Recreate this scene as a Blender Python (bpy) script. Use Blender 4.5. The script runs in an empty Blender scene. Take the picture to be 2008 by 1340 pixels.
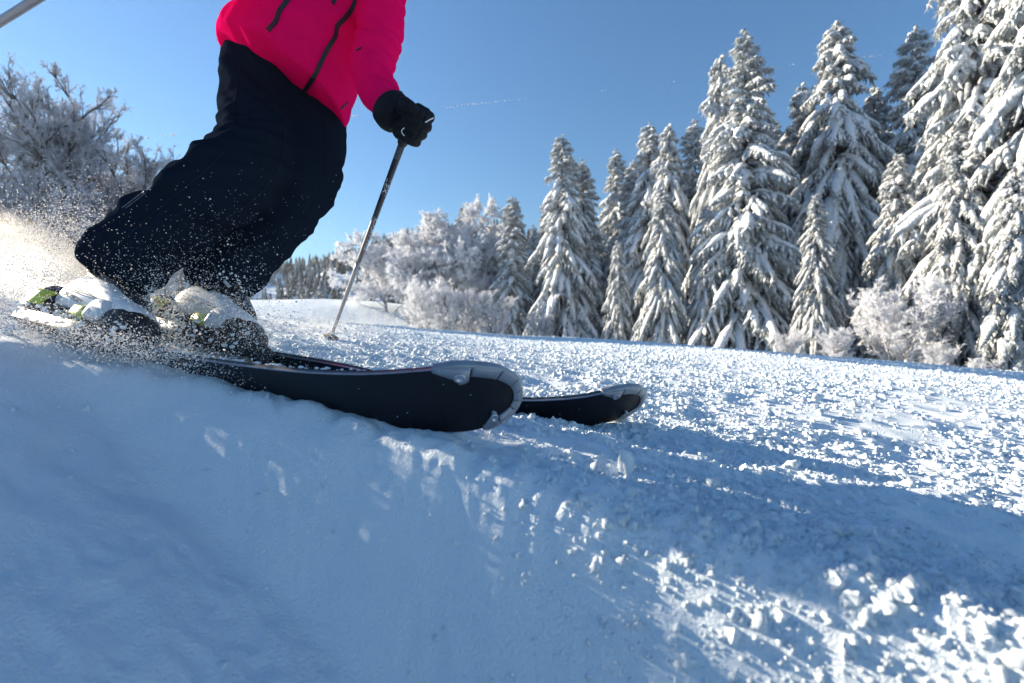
import bpy, bmesh, math, random
import numpy as np
from mathutils import Vector, Matrix, Quaternion
from mathutils.bvhtree import BVHTree

rng = np.random.default_rng(7)
random.seed(7)
sc = bpy.context.scene
COL = sc.collection

# ------------------------------------------------------------------ camera, sky, sun
F = 2008 * 16.0 / 36.0            # focal length in photograph pixels
CAMZ = 0.18
cam_d = bpy.data.cameras.new("camera")
cam_d.lens = 16.0
cam_d.sensor_width = 36.0
cam_d.clip_start = 0.02
cam_d.clip_end = 9000.0
cam_d.dof.use_dof = True
cam_d.dof.focus_distance = 1.25
cam_d.dof.aperture_fstop = 3.4
cam_o = bpy.data.objects.new("camera", cam_d)
cam_o.location = (0, 0, CAMZ)
cam_o.rotation_euler = (math.radians(90), 0, 0)
COL.objects.link(cam_o)
sc.camera = cam_o

SUN_EL = math.radians(18.5)
SUN_AZ = math.radians(-67.0)       # from +Y, clockwise positive
sun_vec = Vector((math.sin(SUN_AZ) * math.cos(SUN_EL), math.cos(SUN_AZ) * math.cos(SUN_EL), math.sin(SUN_EL)))
world = bpy.data.worlds.new("World")
sc.world = world
world.use_nodes = True
wn = world.node_tree
bg = wn.nodes["Background"]
sky = wn.nodes.new("ShaderNodeTexSky")
sky.sky_type = 'NISHITA'
sky.sun_disc = False
sky.sun_elevation = SUN_EL
sky.sun_rotation = SUN_AZ
sky.altitude = 900
sky.air_density = 1.8
sky.dust_density = 0.12
sky.ozone_density = 8.0
wn.links.new(sky.outputs[0], bg.inputs[0])
bg.inputs[1].default_value = 0.064

sun_d = bpy.data.lights.new("sun", 'SUN')
sun_d.energy = 5.0
sun_d.angle = math.radians(0.5)
sun_d.color = (1.0, 0.85, 0.64)
sun_o = bpy.data.objects.new("sun", sun_d)
sun_o.rotation_euler = (-sun_vec).to_track_quat('-Z', 'Y').to_euler()
sun_o.location = (-20, 14, 12)
COL.objects.link(sun_o)

vs = sc.view_settings
vs.view_transform = 'Standard'
vs.look = 'None'
vs.gamma = 1.0
vs.use_curve_mapping = False
vs.exposure = 1.52
sc.cycles.use_denoising = True
sc.cycles.max_bounces = 8
sc.cycles.transparent_max_bounces = 16
sc.cycles.volume_bounces = 1
sc.cycles.volume_step_rate = 2.0

# ------------------------------------------------------------------ helpers
def P(px, py, d):
    """photograph pixel + forward distance -> point of the place"""
    return Vector(((px - 1004.0) / F * d, d, CAMZ - (py - 670.0) / F * d))

def pix(p):
    return (1004 + p[0] / p[1] * F, 670 - (p[2] - CAMZ) / p[1] * F)

def tag(o, label=None, cat=None, group=None, kind=None):
    if label: o["label"] = label
    if cat: o["category"] = cat
    if group: o["group"] = group
    if kind: o["kind"] = kind
    return o

def link(o, parent=None):
    COL.objects.link(o)
    if parent is not None:
        o.parent = parent
    return o

def empty(name, loc=(0, 0, 0)):
    o = bpy.data.objects.new(name, None)
    o.location = loc
    o.empty_display_size = 0.1
    COL.objects.link(o)
    return o

def fast_mesh(name, V, faces_list, smooth=True):
    """V (n,3); faces_list: list of int arrays (m,k)"""
    me = bpy.data.meshes.new(name)
    V = np.asarray(V, dtype=np.float32)
    me.vertices.add(len(V))
    me.vertices.foreach_set("co", V.ravel())
    loops = np.concatenate([f.ravel() for f in faces_list]).astype(np.int32)
    tot = np.concatenate([np.full(len(f), f.shape[1], dtype=np.int32) for f in faces_list])
    start = np.concatenate([[0], np.cumsum(tot)[:-1]]).astype(np.int32)
    me.loops.add(len(loops))
    me.loops.foreach_set("vertex_index", loops)
    me.polygons.add(len(tot))
    me.polygons.foreach_set("loop_start", start)
    me.polygons.foreach_set("loop_total", tot)
    me.update(calc_edges=True)
    me.polygons.foreach_set("use_smooth", np.full(len(tot), smooth, dtype=bool))
    me.validate()
    return me

def mesh_obj(name, me, mat, parent=None, loc=None):
    o = bpy.data.objects.new(name, me)
    if mat is not None and len(me.materials) == 0:
        me.materials.append(mat)
    link(o, parent)
    if loc is not None:
        o.location = loc
    return o

def tubes(paths, radii, sides=6, flat=1.0, cap=True):
    """paths (N,K,3), radii (N,K) -> verts, quad faces; flat squashes the tube along z"""
    paths = np.asarray(paths, float); radii = np.asarray(radii, float)
    N, K, _ = paths.shape
    T = np.gradient(paths, axis=1)
    T /= np.linalg.norm(T, axis=2, keepdims=True) + 1e-9
    up = np.zeros_like(T); up[..., 2] = 1
    bad = np.abs(T[..., 2]) > 0.95
    up[bad] = (1, 0, 0)
    A = np.cross(T, up); A /= np.linalg.norm(A, axis=2, keepdims=True) + 1e-9
    B = np.cross(A, T)
    ang = np.arange(sides) / sides * 2 * np.pi
    ca, sa = np.cos(ang), np.sin(ang)
    V = (paths[:, :, None, :] + radii[:, :, None, None] * (A[:, :, None, :] * ca[None, None, :, None] + B[:, :, None, :] * sa[None, None, :, None] * flat))
    idx = np.arange(N * K * sides).reshape(N, K, sides)
    a = idx[:, :-1, :]; b = np.roll(a, -1, axis=2)
    d = idx[:, 1:, :]; c = np.roll(d, -1, axis=2)
    Fq = np.stack([a, b, c, d], axis=-1).reshape(-1, 4)
    faces = [Fq]
    if cap and sides == 4:
        faces.append(idx[:, 0, ::-1].reshape(-1, 4)); faces.append(idx[:, -1, :].reshape(-1, 4))
    elif cap:
        faces.append(idx[:, 0, ::-1].reshape(-1, sides)); faces.append(idx[:, -1, :].reshape(-1, sides))
    return V.reshape(-1, 3), faces

class MB:
    """collects verts and faces of one mesh"""
    def __init__(s): s.V = []; s.F = {}; s.n = 0
    def add(s, V, faces):
        V = np.asarray(V, float).reshape(-1, 3)
        for f in faces:
            f = np.asarray(f)
            s.F.setdefault(f.shape[1], []).append(f + s.n)
        s.V.append(V); s.n += len(V)
        return s
    def tube(s, path, r, sides=8, flat=1.0):
        path = np.array([list(p) for p in path], float)[None]
        r = np.broadcast_to(np.asarray(r, float), (path.shape[1],))[None]
        return s.add(*tubes(path, r, sides, flat))
    def loft(s, rings, cap=True):
        """rings (K,M,3)"""
        R = np.asarray(rings, float); K, M, _ = R.shape
        idx = np.arange(K * M).reshape(K, M)
        a = idx[:-1]; b = np.roll(a, -1, axis=1); d = idx[1:]; c = np.roll(d, -1, axis=1)
        f = [np.stack([a, b, c, d], -1).reshape(-1, 4)]
        if cap:
            f += [idx[0][::-1][None], idx[-1][None]]
        return s.add(R.reshape(-1, 3), f)
    def box(s, c, x, y, z):
        """centre and three half-axis vectors"""
        c, x, y, z = (np.array(list(v), float) for v in (c, x, y, z))
        V = [c + i * x + j * y + k * z for k in (-1, 1) for j in (-1, 1) for i in (-1, 1)]
        f = np.array([[0, 2, 3, 1], [4, 5, 7, 6], [0, 1, 5, 4], [2, 6, 7, 3], [0, 4, 6, 2], [1, 3, 7, 5]])
        return s.add(V, [f])
    def mesh(s, name, smooth=True):
        return fast_mesh(name, np.concatenate(s.V), [np.concatenate(v) for v in s.F.values()], smooth)
    def build(s, name, mat, parent=None, smooth=True, bevel=0.0):
        o = mesh_obj(name, s.mesh(name, smooth), mat, parent)
        if bevel:
            m = o.modifiers.new("bevel", 'BEVEL'); m.width = bevel; m.segments = 2; m.limit_method = 'ANGLE'; m.angle_limit = 0.7
        return o

def vnoise(x, y, seed=0):
    """2D gradient-like value noise in -1..1, vectorised"""
    xi = np.floor(x).astype(np.int64); yi = np.floor(y).astype(np.int64)
    xf = x - xi; yf = y - yi
    u = xf * xf * xf * (xf * (xf * 6 - 15) + 10); v = yf * yf * yf * (yf * (yf * 6 - 15) + 10)
    def g(ix, iy):
        h = (ix * 374761393 + iy * 668265263 + seed * 2147483647 + 12345) & 0xffffffff
        h = ((h ^ (h >> 13)) * 1274126177) & 0xffffffff
        h = (h ^ (h >> 16)) & 0xffffffff
        a = h / 4294967296.0 * 2 * np.pi
        return np.cos(a), np.sin(a)
    def d(ix, iy, fx, fy):
        gx, gy = g(ix, iy); return gx * fx + gy * fy
    n00 = d(xi, yi, xf, yf); n10 = d(xi + 1, yi, xf - 1, yf)
    n01 = d(xi, yi + 1, xf, yf - 1); n11 = d(xi + 1, yi + 1, xf - 1, yf - 1)
    return ((n00 * (1 - u) + n10 * u) * (1 - v) + (n01 * (1 - u) + n11 * u) * v) * 1.45

def smooth01(t):
    t = np.clip(t, 0, 1); return t * t * (3 - 2 * t)

# ------------------------------------------------------------------ materials
def new_mat(name):
    m = bpy.data.materials.new(name); m.use_nodes = True
    return m, m.node_tree, m.node_tree.nodes["Principled BSDF"]

def simple(name, col, rough=0.5, metal=0.0, spec=0.5, bump=0.0, bscale=200.0, var=0.0, vscale=20.0, coat=0.0, sheen=0.0):
    m, nt, b = new_mat(name)
    b.inputs["Base Color"].default_value = (*col, 1)
    b.inputs["Roughness"].default_value = rough
    b.inputs["Metallic"].default_value = metal
    b.inputs["Specular IOR Level"].default_value = spec
    b.inputs["Coat Weight"].default_value = coat
    b.inputs["Sheen Weight"].default_value = sheen
    tc = nt.nodes.new("ShaderNodeTexCoord")
    if bump:
        n = nt.nodes.new("ShaderNodeTexNoise"); n.inputs["Scale"].default_value = bscale; n.inputs["Detail"].default_value = 4
        nt.links.new(tc.outputs["Object"], n.inputs["Vector"])
        bp = nt.nodes.new("ShaderNodeBump"); bp.inputs["Strength"].default_value = bump; bp.inputs["Distance"].default_value = 0.002
        nt.links.new(n.outputs[0], bp.inputs["Height"]); nt.links.new(bp.outputs[0], b.inputs["Normal"])
    if var:
        n = nt.nodes.new("ShaderNodeTexNoise"); n.inputs["Scale"].default_value = vscale; n.inputs["Detail"].default_value = 5
        nt.links.new(tc.outputs["Object"], n.inputs["Vector"])
        r = nt.nodes.new("ShaderNodeValToRGB")
        r.color_ramp.elements[0].position = 0.3; r.color_ramp.elements[1].position = 0.7
        r.color_ramp.elements[0].color = (*[c * (1 - var) for c in col], 1)
        r.color_ramp.elements[1].color = (*[min(1, c * (1 + var)) for c in col], 1)
        nt.links.new(n.outputs[0], r.inputs[0]); nt.links.new(r.outputs[0], b.inputs["Base Color"])
    return m

def snow_mat(name, bump=0.5, scale=260.0, dist=0.004, sss=0.0, col=(0.75, 0.83, 0.885)):
    m, nt, b = new_mat(name)
    b.inputs["Base Color"].default_value = (*col, 1)
    b.inputs["Roughness"].default_value = 0.72
    b.inputs["Specular IOR Level"].default_value = 0.18
    if sss:
        b.inputs["Subsurface Weight"].default_value = sss
        b.inputs["Subsurface Radius"].default_value = (0.6, 0.8, 1.0)
        b.inputs["Subsurface Scale"].default_value = 0.012
    tc = nt.nodes.new("ShaderNodeTexCoord")
    n = nt.nodes.new("ShaderNodeTexNoise"); n.inputs["Scale"].default_value = scale; n.inputs["Detail"].default_value = 5; n.inputs["Roughness"].default_value = 0.6
    nt.links.new(tc.outputs["Object"], n.inputs["Vector"])
    bp = nt.nodes.new("ShaderNodeBump"); bp.inputs["Strength"].default_value = bump; bp.inputs["Distance"].default_value = dist
    nt.links.new(n.outputs[0], bp.inputs["Height"]); nt.links.new(bp.outputs[0], b.inputs["Normal"])
    return m

def translucent_mix(m, fac, col):
    nt = m.node_tree; b = nt.nodes["Principled BSDF"]; out = nt.nodes["Material Output"]
    t = nt.nodes.new("ShaderNodeBsdfTranslucent"); t.inputs[0].default_value = (*col, 1)
    mx = nt.nodes.new("ShaderNodeMixShader"); mx.inputs[0].default_value = fac
    nt.links.new(b.outputs[0], mx.inputs[1]); nt.links.new(t.outputs[0], mx.inputs[2]); nt.links.new(mx.outputs[0], out.inputs[0])
    return m

M_SNOW = snow_mat("snow_surface", 0.85, 230.0, 0.006)
M_CRUMB = translucent_mix(snow_mat("snow_crumb", 0.4, 120.0, 0.003), 0.12, (0.85, 0.9, 0.95))
M_SPRAY = translucent_mix(snow_mat("snow_spray", 0.0, 120.0, 0.003, col=(0.92, 0.93, 0.95)), 0.5, (1.0, 0.97, 0.92))
M_BARK = simple("bark", (0.055, 0.042, 0.034), 0.9, var=0.4, vscale=6, bump=0.4, bscale=30)
M_FROST = translucent_mix(simple("hoar_frost", (0.84, 0.86, 0.90), 0.7, var=0.06, vscale=0.6), 0.45, (0.94, 0.95, 0.98))
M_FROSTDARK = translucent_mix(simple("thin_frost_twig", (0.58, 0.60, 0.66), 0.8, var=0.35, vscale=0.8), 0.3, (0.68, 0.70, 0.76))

def snow_needle_mat():
    """snow lies where the branch faces up, frosted needles show below"""
    m, nt, b = new_mat("snow_on_needles")
    b.inputs["Roughness"].default_value = 0.7
    b.inputs["Specular IOR Level"].default_value = 0.2
    g = nt.nodes.new("ShaderNodeNewGeometry")
    sp = nt.nodes.new("ShaderNodeSeparateXYZ"); nt.links.new(g.outputs["Normal"], sp.inputs[0])
    tc = nt.nodes.new("ShaderNodeTexCoord")
    n = nt.nodes.new("ShaderNodeTexNoise"); n.inputs["Scale"].default_value = 7.0; n.inputs["Detail"].default_value = 6; n.inputs["Roughness"].default_value = 0.75
    nt.links.new(tc.outputs["Object"], n.inputs["Vector"])
    ad = nt.nodes.new("ShaderNodeMath"); ad.operation = 'MULTIPLY_ADD'; ad.inputs[1].default_value = 2.6
    nt.links.new(n.outputs[0], ad.inputs[0])
    sb = nt.nodes.new("ShaderNodeMath"); sb.operation = 'SUBTRACT'; sb.inputs[1].default_value = 1.18
    nt.links.new(sp.outputs[2], ad.inputs[2]); nt.links.new(ad.outputs[0], sb.inputs[0])
    r = nt.nodes.new("ShaderNodeValToRGB")
    r.color_ramp.elements[0].position = 0.0; r.color_ramp.elements[1].position = 0.32
    r.color_ramp.elements[0].color = (0.33, 0.36, 0.38, 1)
    r.color_ramp.elements[1].color = (0.76, 0.80, 0.85, 1)
    nt.links.new(sb.outputs[0], r.inputs[0]); nt.links.new(r.outputs[0], b.inputs["Base Color"])
    n2 = nt.nodes.new("ShaderNodeTexNoise"); n2.inputs["Scale"].default_value = 11.0; n2.inputs["Detail"].default_value = 5
    nt.links.new(tc.outputs["Object"], n2.inputs["Vector"])
    bp = nt.nodes.new("ShaderNodeBump"); bp.inputs["Strength"].default_value = 1.0; bp.inputs["Distance"].default_value = 0.14
    nt.links.new(n2.outputs[0], bp.inputs["Height"]); nt.links.new(bp.outputs[0], b.inputs["Normal"])
    return m
M_BOUGH = snow_needle_mat()
M_NEEDLE = simple("frosted_needles", (0.40, 0.43, 0.45), 0.9, var=0.55, vscale=3.0)

# ------------------------------------------------------------------ terrain
def hbase(y):
    y = np.maximum(y, 0)
    return np.where(y > 1.1, 0.15 * (1 - np.exp(-np.maximum(y - 1.1, 0) / 1.3)), 0) + 0.0145 * np.maximum(y - 1.1, 0) * (1 - np.exp(-np.maximum(y - 1.1, 0) / 6)) + 0.0
def bslope(y):
    return 0.076 + 0.099 * np.exp(-np.maximum(np.asarray(y) - 1.0, 0) / 3.0)
def edge_y(x):
    return 31.0 - 1.05 * np.maximum(x, 0)

def terrain(x, y):
    """large shape of the piste, the mound and the wooded ridge"""
    x = np.asarray(x, float); y = np.asarray(y, float)
    xs = np.sign(x) * np.where(np.abs(x) > 40, 40 + (np.abs(x) - 40) * 0.25, np.abs(x))
    z = -bslope(y) * xs + hbase(y)
    over = np.maximum(y - np.maximum(edge_y(x), 6), 0)
    z = z - 0.9 * smooth01(over / 6.0)
    # near bank shaped to tilt away from the low sun, putting the foreground in shade
    t = x * 0.82 - y * 0.57; p = x * 0.57 + y * 0.82
    z = z + 0.045 * smooth01((p - 0.62) / 0.7) * smooth01((x + 0.3) / 0.8) * np.clip(x, 0, 3)  # slope eased on the right so that the low sun reaches it
    t = x * 0.92 - y * 0.39; p = x * 0.39 + y * 0.92
    c = 0.597 - 0.26 * np.maximum(t + 0.08, 0) ** 1.4
    z = z - 0.30 * np.clip(t + 1.30, 0, 1.7) * smooth01((c - p) / 0.16)
    # mound left of centre
    m = smooth01((y - 36) / 15.0) * smooth01((-3.5 - x) / 5.0)
    prof = 4.35 + 0.02 * (-x - 20) + 0.25 * np.sin(x * 0.25)
    z = z * (1 - m * 0.6) + m * (prof - z * 0.2)
    return z

def fine(x, y, r):
    """crumbly, groomed relief of the piste"""
    cell = r * 0.0095
    z = np.zeros_like(x)
    warp = 0.4 * vnoise(x * 1.3, y * 1.3, 91)
    dirx, diry = 0.94, -0.34      # piste direction
    s = x * dirx + y * diry; t = -x * diry + y * dirx
    z += 0.020 * vnoise(s * 0.7, t * 1.6, 1) * smooth01(r / 3)
    z += 0.012 * vnoise(s * 2.2, t * 4.5, 2) * smooth01(r / 1.2)
    octs = [(0.22, 0.010, 3), (0.11, 0.0085, 4), (0.055, 0.0075, 5), (0.028, 0.0060, 6), (0.015, 0.0036, 7), (0.008, 0.0014, 8)]
    for wl, amp, sd in octs:
        fade = np.clip((wl / cell - 2.0) / 2.0, 0, 1)
        n = vnoise(s / (wl * 1.5) + warp, t / wl, sd)
        n = 1 - 2 * np.abs(n) if sd in (4, 6) else n
        z += amp * n * fade
    far = smooth01((r - 3) / 10)
    z += far * 0.022 * vnoise(s / 0.9, t / 0.45, 11) * np.clip((0.45 / cell - 2) / 2, 0, 1)
    z += far * 0.012 * vnoise(s / 0.4, t / 0.22, 12) * np.clip((0.22 / cell - 2) / 2, 0, 1)
    big = smooth01((r - 12) / 30)
    z += big * 0.10 * vnoise(x / 4, y / 3, 13)
    calm = 1 - 0.48 * smooth01((0.597 - 0.26 * np.maximum(x * 0.92 - y * 0.39 + 0.08, 0) ** 1.4 - (x * 0.39 + y * 0.92)) / 0.15) * smooth01((2.5 - r) / 1.0)
    return z * calm

def ground_z(x, y):
    x = np.atleast_1d(np.asarray(x, float)); y = np.atleast_1d(np.asarray(y, float))
    r = np.hypot(x, y)
    return terrain(x, y) + fine(x, y, r)

def build_ground():
    th = np.concatenate([np.radians(np.arange(-180, -58, 4.0)), np.radians(np.linspace(-57, 57, 680)), np.radians(np.arange(62, 180, 4.0))])
    rr = np.concatenate([np.geomspace(0.03, 0.13, 14)[:-1], np.geomspace(0.13, 34, 540)[:-1], np.geomspace(34, 160, 60)[:-1], np.geomspace(160, 1500, 26)])
    T, R = np.meshgrid(th, rr)
    X = R * np.sin(T); Y = R * np.cos(T)
    Z = terrain(X, Y) + fine(X, Y, R)
    n, m = X.shape
    V = np.stack([X, Y, Z], -1).reshape(-1, 3)
    idx = np.arange(n * m).reshape(n, m)
    a = idx[:-1]; b = np.roll(a, -1, 1); d = idx[1:]; c = np.roll(d, -1, 1)
    Fq = np.stack([a, d, c, b], -1).reshape(-1, 4)
    V = np.vstack([V, [[0, 0, float(terrain(np.array([0.]), np.array([0.]))[0])]]])
    ci = len(V) - 1
    tri = np.stack([idx[0], np.roll(idx[0], -1), np.full(m, ci)], -1)[:, ::-1]
    me = fast_mesh("snow_slope", V, [Fq, tri])
    o = mesh_obj("snow_slope", me, M_SNOW)
    tag(o, "white groomed snow slope falling away to the right", kind="structure")
    return o
build_ground()

# ------------------------------------------------------------------ instanced stuff
def scatter(name, pts, scale, rot, protos, label, parent=None, stretch=None):
    """many small pieces as one object (geometry nodes); protos are meshes"""
    pts = np.asarray(pts, np.float32)
    me = bpy.data.meshes.new(name)
    me.vertices.add(len(pts)); me.vertices.foreach_set("co", pts.ravel())
    a = me.attributes.new("s3", 'FLOAT_VECTOR', 'POINT')
    sc3 = np.repeat(np.asarray(scale, np.float32)[:, None], 3, 1) if np.ndim(scale) == 1 else np.asarray(scale, np.float32)
    a.data.foreach_set("vector", sc3.ravel())
    a = me.attributes.new("r3", 'FLOAT_VECTOR', 'POINT'); a.data.foreach_set("vector", np.asarray(rot, np.float32).ravel())
    c = bpy.data.collections.new(name + "_kinds")
    for i, pm in enumerate(protos):
        c.objects.link(bpy.data.objects.new(name + "_kind", pm))
    o = bpy.data.objects.new(name, me); link(o, parent)
    ng = bpy.data.node_groups.new(name, 'GeometryNodeTree')
    ng.interface.new_socket("Geometry", in_out='INPUT', socket_type='NodeSocketGeometry')
    ng.interface.new_socket("Geometry", in_out='OUTPUT', socket_type='NodeSocketGeometry')
    N = ng.nodes
    gi = N.new("NodeGroupInput"); go = N.new("NodeGroupOutput")
    ci = N.new("GeometryNodeCollectionInfo"); ci.inputs[0].default_value = c
    ci.inputs["Separate Children"].default_value = True; ci.inputs["Reset Children"].default_value = True
    ip = N.new("GeometryNodeInstanceOnPoints"); ip.inputs["Pick Instance"].default_value = True
    at = N.new("GeometryNodeInputNamedAttribute"); at.data_type = 'FLOAT_VECTOR'; at.inputs[0].default_value = "s3"
    ar = N.new("GeometryNodeInputNamedAttribute"); ar.data_type = 'FLOAT_VECTOR'; ar.inputs[0].default_value = "r3"
    ri = N.new("FunctionNodeRandomValue"); ri.data_type = 'INT'
    ri.inputs[4].default_value = 0; ri.inputs[5].default_value = len(protos) - 1
    L = ng.links
    L.new(gi.outputs[0], ip.inputs["Points"]); L.new(ci.outputs[0], ip.inputs["Instance"])
    L.new(ri.outputs[2], ip.inputs["Instance Index"])
    L.new(ar.outputs[0], ip.inputs["Rotation"]); L.new(at.outputs[0], ip.inputs["Scale"])
    L.new(ip.outputs[0], go.inputs[0])
    mod = o.modifiers.new("scatter", 'NODES'); mod.node_group = ng
    tag(o, label, kind="stuff")
    return o

def lump_mesh(name, sub, seed, amp, mat, smooth=True):
    bm = bmesh.new(); bmesh.ops.create_icosphere(bm, subdivisions=sub, radius=1.0)
    r = random.Random(seed)
    off = Vector((r.uniform(0, 50), r.uniform(0, 50), r.uniform(0, 50)))
    from mathutils import noise
    for v in bm.verts:
        n = noise.noise(v.co * 1.3 + off) * 1.0 + noise.noise(v.co * 3.1 + off) * 0.55
        v.co *= 1 + amp * n
    for f in bm.faces: f.smooth = smooth
    me = bpy.data.meshes.new(name); bm.to_mesh(me); bm.free(); me.materials.append(mat)
    return me
CRUMBS = [lump_mesh("snow_crumb", 2, i, 0.85, M_CRUMB, i % 2 == 0) for i in range(6)]
GRAINS = [lump_mesh("snow_grain", 1, i + 30, 0.35, M_SPRAY) for i in range(3)]

def scatter_crumbs():
    r = np.random.default_rng(5)
    # density falls off with distance so that the field looks equally rough everywhere
    n = 170000
    rad = np.exp(r.uniform(np.log(0.20), np.log(24), n))
    th = np.radians(r.uniform(-56, 56, n))
    x = rad * np.sin(th); y = rad * np.cos(th)
    patch = vnoise(x * 2.2 / np.maximum(rad, 1) ** 0.5, y * 3.2 / np.maximum(rad, 1) ** 0.5, 41)
    keep = (r.random(n) < 0.55 + 0.9 * patch)
    calm = smooth01((1.15 - rad) / 0.5) * smooth01((0.45 - x) / 0.6)
    keep &= r.random(n) > calm * 0.93
    pp = 0.597 - 0.26 * np.maximum(x * 0.92 - y * 0.39 + 0.08, 0) ** 1.4 - (x * 0.39 + y * 0.92)
    fore = smooth01((pp - 0.06) / 0.10)
    keep &= r.random(n) > 0.86 * fore
    x, y, rad, fore = x[keep], y[keep], rad[keep], fore[keep]
    n = len(x)
    size = 0.0016 + 0.0040 * r.random(n) ** 3 + 0.0006 * rad + 0.011 * (r.random(n) ** 18)
    lit = smooth01((x * 0.57 + y * 0.82 - 0.5) / 0.3) * smooth01((x + 0.1) / 0.4)
    size = size + lit * 0.0045 * r.random(n) ** 5.0 * np.clip(rad, 0.6, 2.5) ** 0.5 
    size *= (1 - 0.45 * fore) * 0.75 * np.clip(rad ** 0.30, 0.6, 2.4)
    z = ground_z(x, y) - size * 0.10
    rot = r.uniform(0, 6.28, (n, 3))
    scatter("snow_crumbs", np.stack([x, y, z], 1), size, rot, CRUMBS, "white crumbs of churned snow lying over the slope")
scatter_crumbs()

# ------------------------------------------------------------------ spruce trees
def blade_fan(origins, dirs, length, width, r):
    """thin hanging spikes: triangles"""
    n = len(origins)
    side = np.cross(dirs, r.normal(size=(n, 3))); side /= np.linalg.norm(side, axis=1, keepdims=True) + 1e-9
    a = origins + side * width[:, None]; b = origins - side * width[:, None]; c = origins + dirs * length[:, None]
    V = np.stack([a, b, c], 1).reshape(-1, 3)
    f = np.arange(n * 3).reshape(n, 3)
    return V, [f]

def spruce_meshes(seed, H=16.0, Rmax=2.7, density=11.0, droop=0.55, power=0.8, gap=0.12, fat=1.0):
    r = np.random.default_rng(seed)
    nb = int(H * density)
    h = H * (1 - (1 - (np.arange(nb) + r.random(nb)) / nb) ** 0.92)       # heights
    h = 0.25 + h * (H - 0.35) / H
    az = np.arange(nb) * 2.399 + r.normal(0, 0.35, nb)
    prof = np.clip(1 - h / H, 0, 1) ** power
    L = Rmax * prof * r.uniform(0.72, 1.12, nb) * (1 + 0.20 * np.sin(h * 1.7 + az)) + 0.16
    keep = r.random(nb) > gap * (h < H * 0.85)
    h, az, L = h[keep], az[keep], L[keep]; nb = len(h)
    K = 7
    t = np.linspace(0, 1, K)[None]
    rise = np.where(h / H > 0.8, 0.45, 0.10)[:, None]
    dr = (droop * (0.55 + 0.75 * (1 - h / H)) * r.uniform(0.75, 1.3, nb))[:, None]
    rad = L[:, None] * (t - 0.16 * t ** 2 * dr)
    zz = h[:, None] + L[:, None] * (rise * t - dr * t ** 1.7 + 0.14 * dr * t ** 5)
    azb = az[:, None] + 0.12 * r.normal(size=(nb, 1)) * t
    px = rad * np.cos(azb); py = rad * np.sin(azb)
    main = np.stack([px, py, zz], -1)
    # side sprays
    subs_p, subs_r = [], []
    paths, rads = [], []
    # main bough carried as a thick snowy roll
    lump = 1 + 0.35 * r.normal(size=(nb, K))
    mr = fat * (0.045 + 0.045 * np.minimum(L, 2.2))[:, None] * np.array([0.35, 0.7, 0.95, 1.0, 0.95, 0.8, 0.25])[None] * np.clip(lump, 0.5, 1.7)
    V, Fc = tubes(main, mr, 6, 0.8)
    boughs = MB().add(V, Fc)
    # sprays
    origins, sdirs, slen = [], [], []
    for side in (-1, 1):
        for tt in np.linspace(0.18, 0.97, 9):
            f = tt * (K - 1); i = int(min(K - 2, f)); fr = f - i
            p = main[:, i] * (1 - fr) + main[:, i + 1] * fr
            d = main[:, i + 1] - main[:, i]; d /= np.linalg.norm(d, axis=1, keepdims=True) + 1e-9
            lat = np.cross(d, [0, 0, 1.0]); lat /= np.linalg.norm(lat, axis=1, keepdims=True) + 1e-9
            dd = d * 0.65 + lat * side * (0.8 + 0.2 * r.normal(size=(nb, 1)))
            dd[:, 2] -= 0.25 + 0.35 * (1 - h / H)
            dd /= np.linalg.norm(dd, axis=1, keepdims=True)
            ln = (0.30 * L * (1.15 - tt) + 0.12) * r.uniform(0.6, 1.3, nb)
            ok = (L > 0.45) & (r.random(nb) > 0.12)
            origins.append(p[ok]); sdirs.append(dd[ok]); slen.append(ln[ok])
    O = np.concatenate(origins); D = np.concatenate(sdirs); S = np.concatenate(slen)
    K2 = 4
    t2 = np.linspace(0, 1, K2)[None, :, None]
    sub = O[:, None, :] + D[:, None, :] * S[:, None, None] * t2
    sub[..., 2] -= (S[:, None] * 0.45) * (t2[..., 0] ** 2)
    sub += r.normal(0, 0.06, sub.shape) * S[:, None, None]
    sr = fat * (0.030 + 0.046 * np.minimum(S, 0.9))[:, None] * np.array([0.55, 1.0, 0.95, 0.3])[None] * np.clip(1 + 0.42 * r.normal(size=(len(S), K2)), 0.4, 1.9)
    V, Fc = tubes(sub, sr, 5, 0.75)
    boughs.add(V, Fc)
    # needles: hanging blades below boughs and sprays
    nd = MB()
    nn = 9
    for k in range(nn):
        tt = r.random(len(O))[:, None]
        p = O + D * S[:, None] * tt; p[:, 2] -= S * 0.45 * tt[:, 0] ** 2
        dv = D * r.uniform(0.1, 0.9, (len(O), 1)) + r.normal(0, 0.45, (len(O), 3)); dv[:, 2] -= r.uniform(0.2, 1.1, len(O))
        dv /= np.linalg.norm(dv, axis=1, keepdims=True)
        V, Fc = blade_fan(p, dv, r.uniform(0.10, 0.30, len(O)), r.uniform(0.012, 0.035, len(O)), r)
        nd.add(V, Fc)
    for k in range(16):
        tt = r.uniform(0.1, 1.0, nb); f = tt * (K - 1); i = np.minimum(K - 2, f.astype(int)); fr = (f - i)[:, None]
        p = main[np.arange(nb), i] * (1 - fr) + main[np.arange(nb), i + 1] * fr
        dv = r.normal(0, 0.5, (nb, 3)); dv[:, 2] -= 0.6
        dv /= np.linalg.norm(dv, axis=1, keepdims=True)
        V, Fc = blade_fan(p, dv, r.uniform(0.12, 0.36, nb) * np.minimum(1, L + 0.3), r.uniform(0.015, 0.04, nb), r)
        nd.add(V, Fc)
    tr = MB()
    zs = np.linspace(-1.0, H, 12)
    path = np.stack([0.05 * np.sin(zs), 0.05 * np.cos(zs * 0.8), zs], 1)
    tr.tube(path, 0.02 + 0.013 * (H - np.maximum(zs, 0)), 8)
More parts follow.
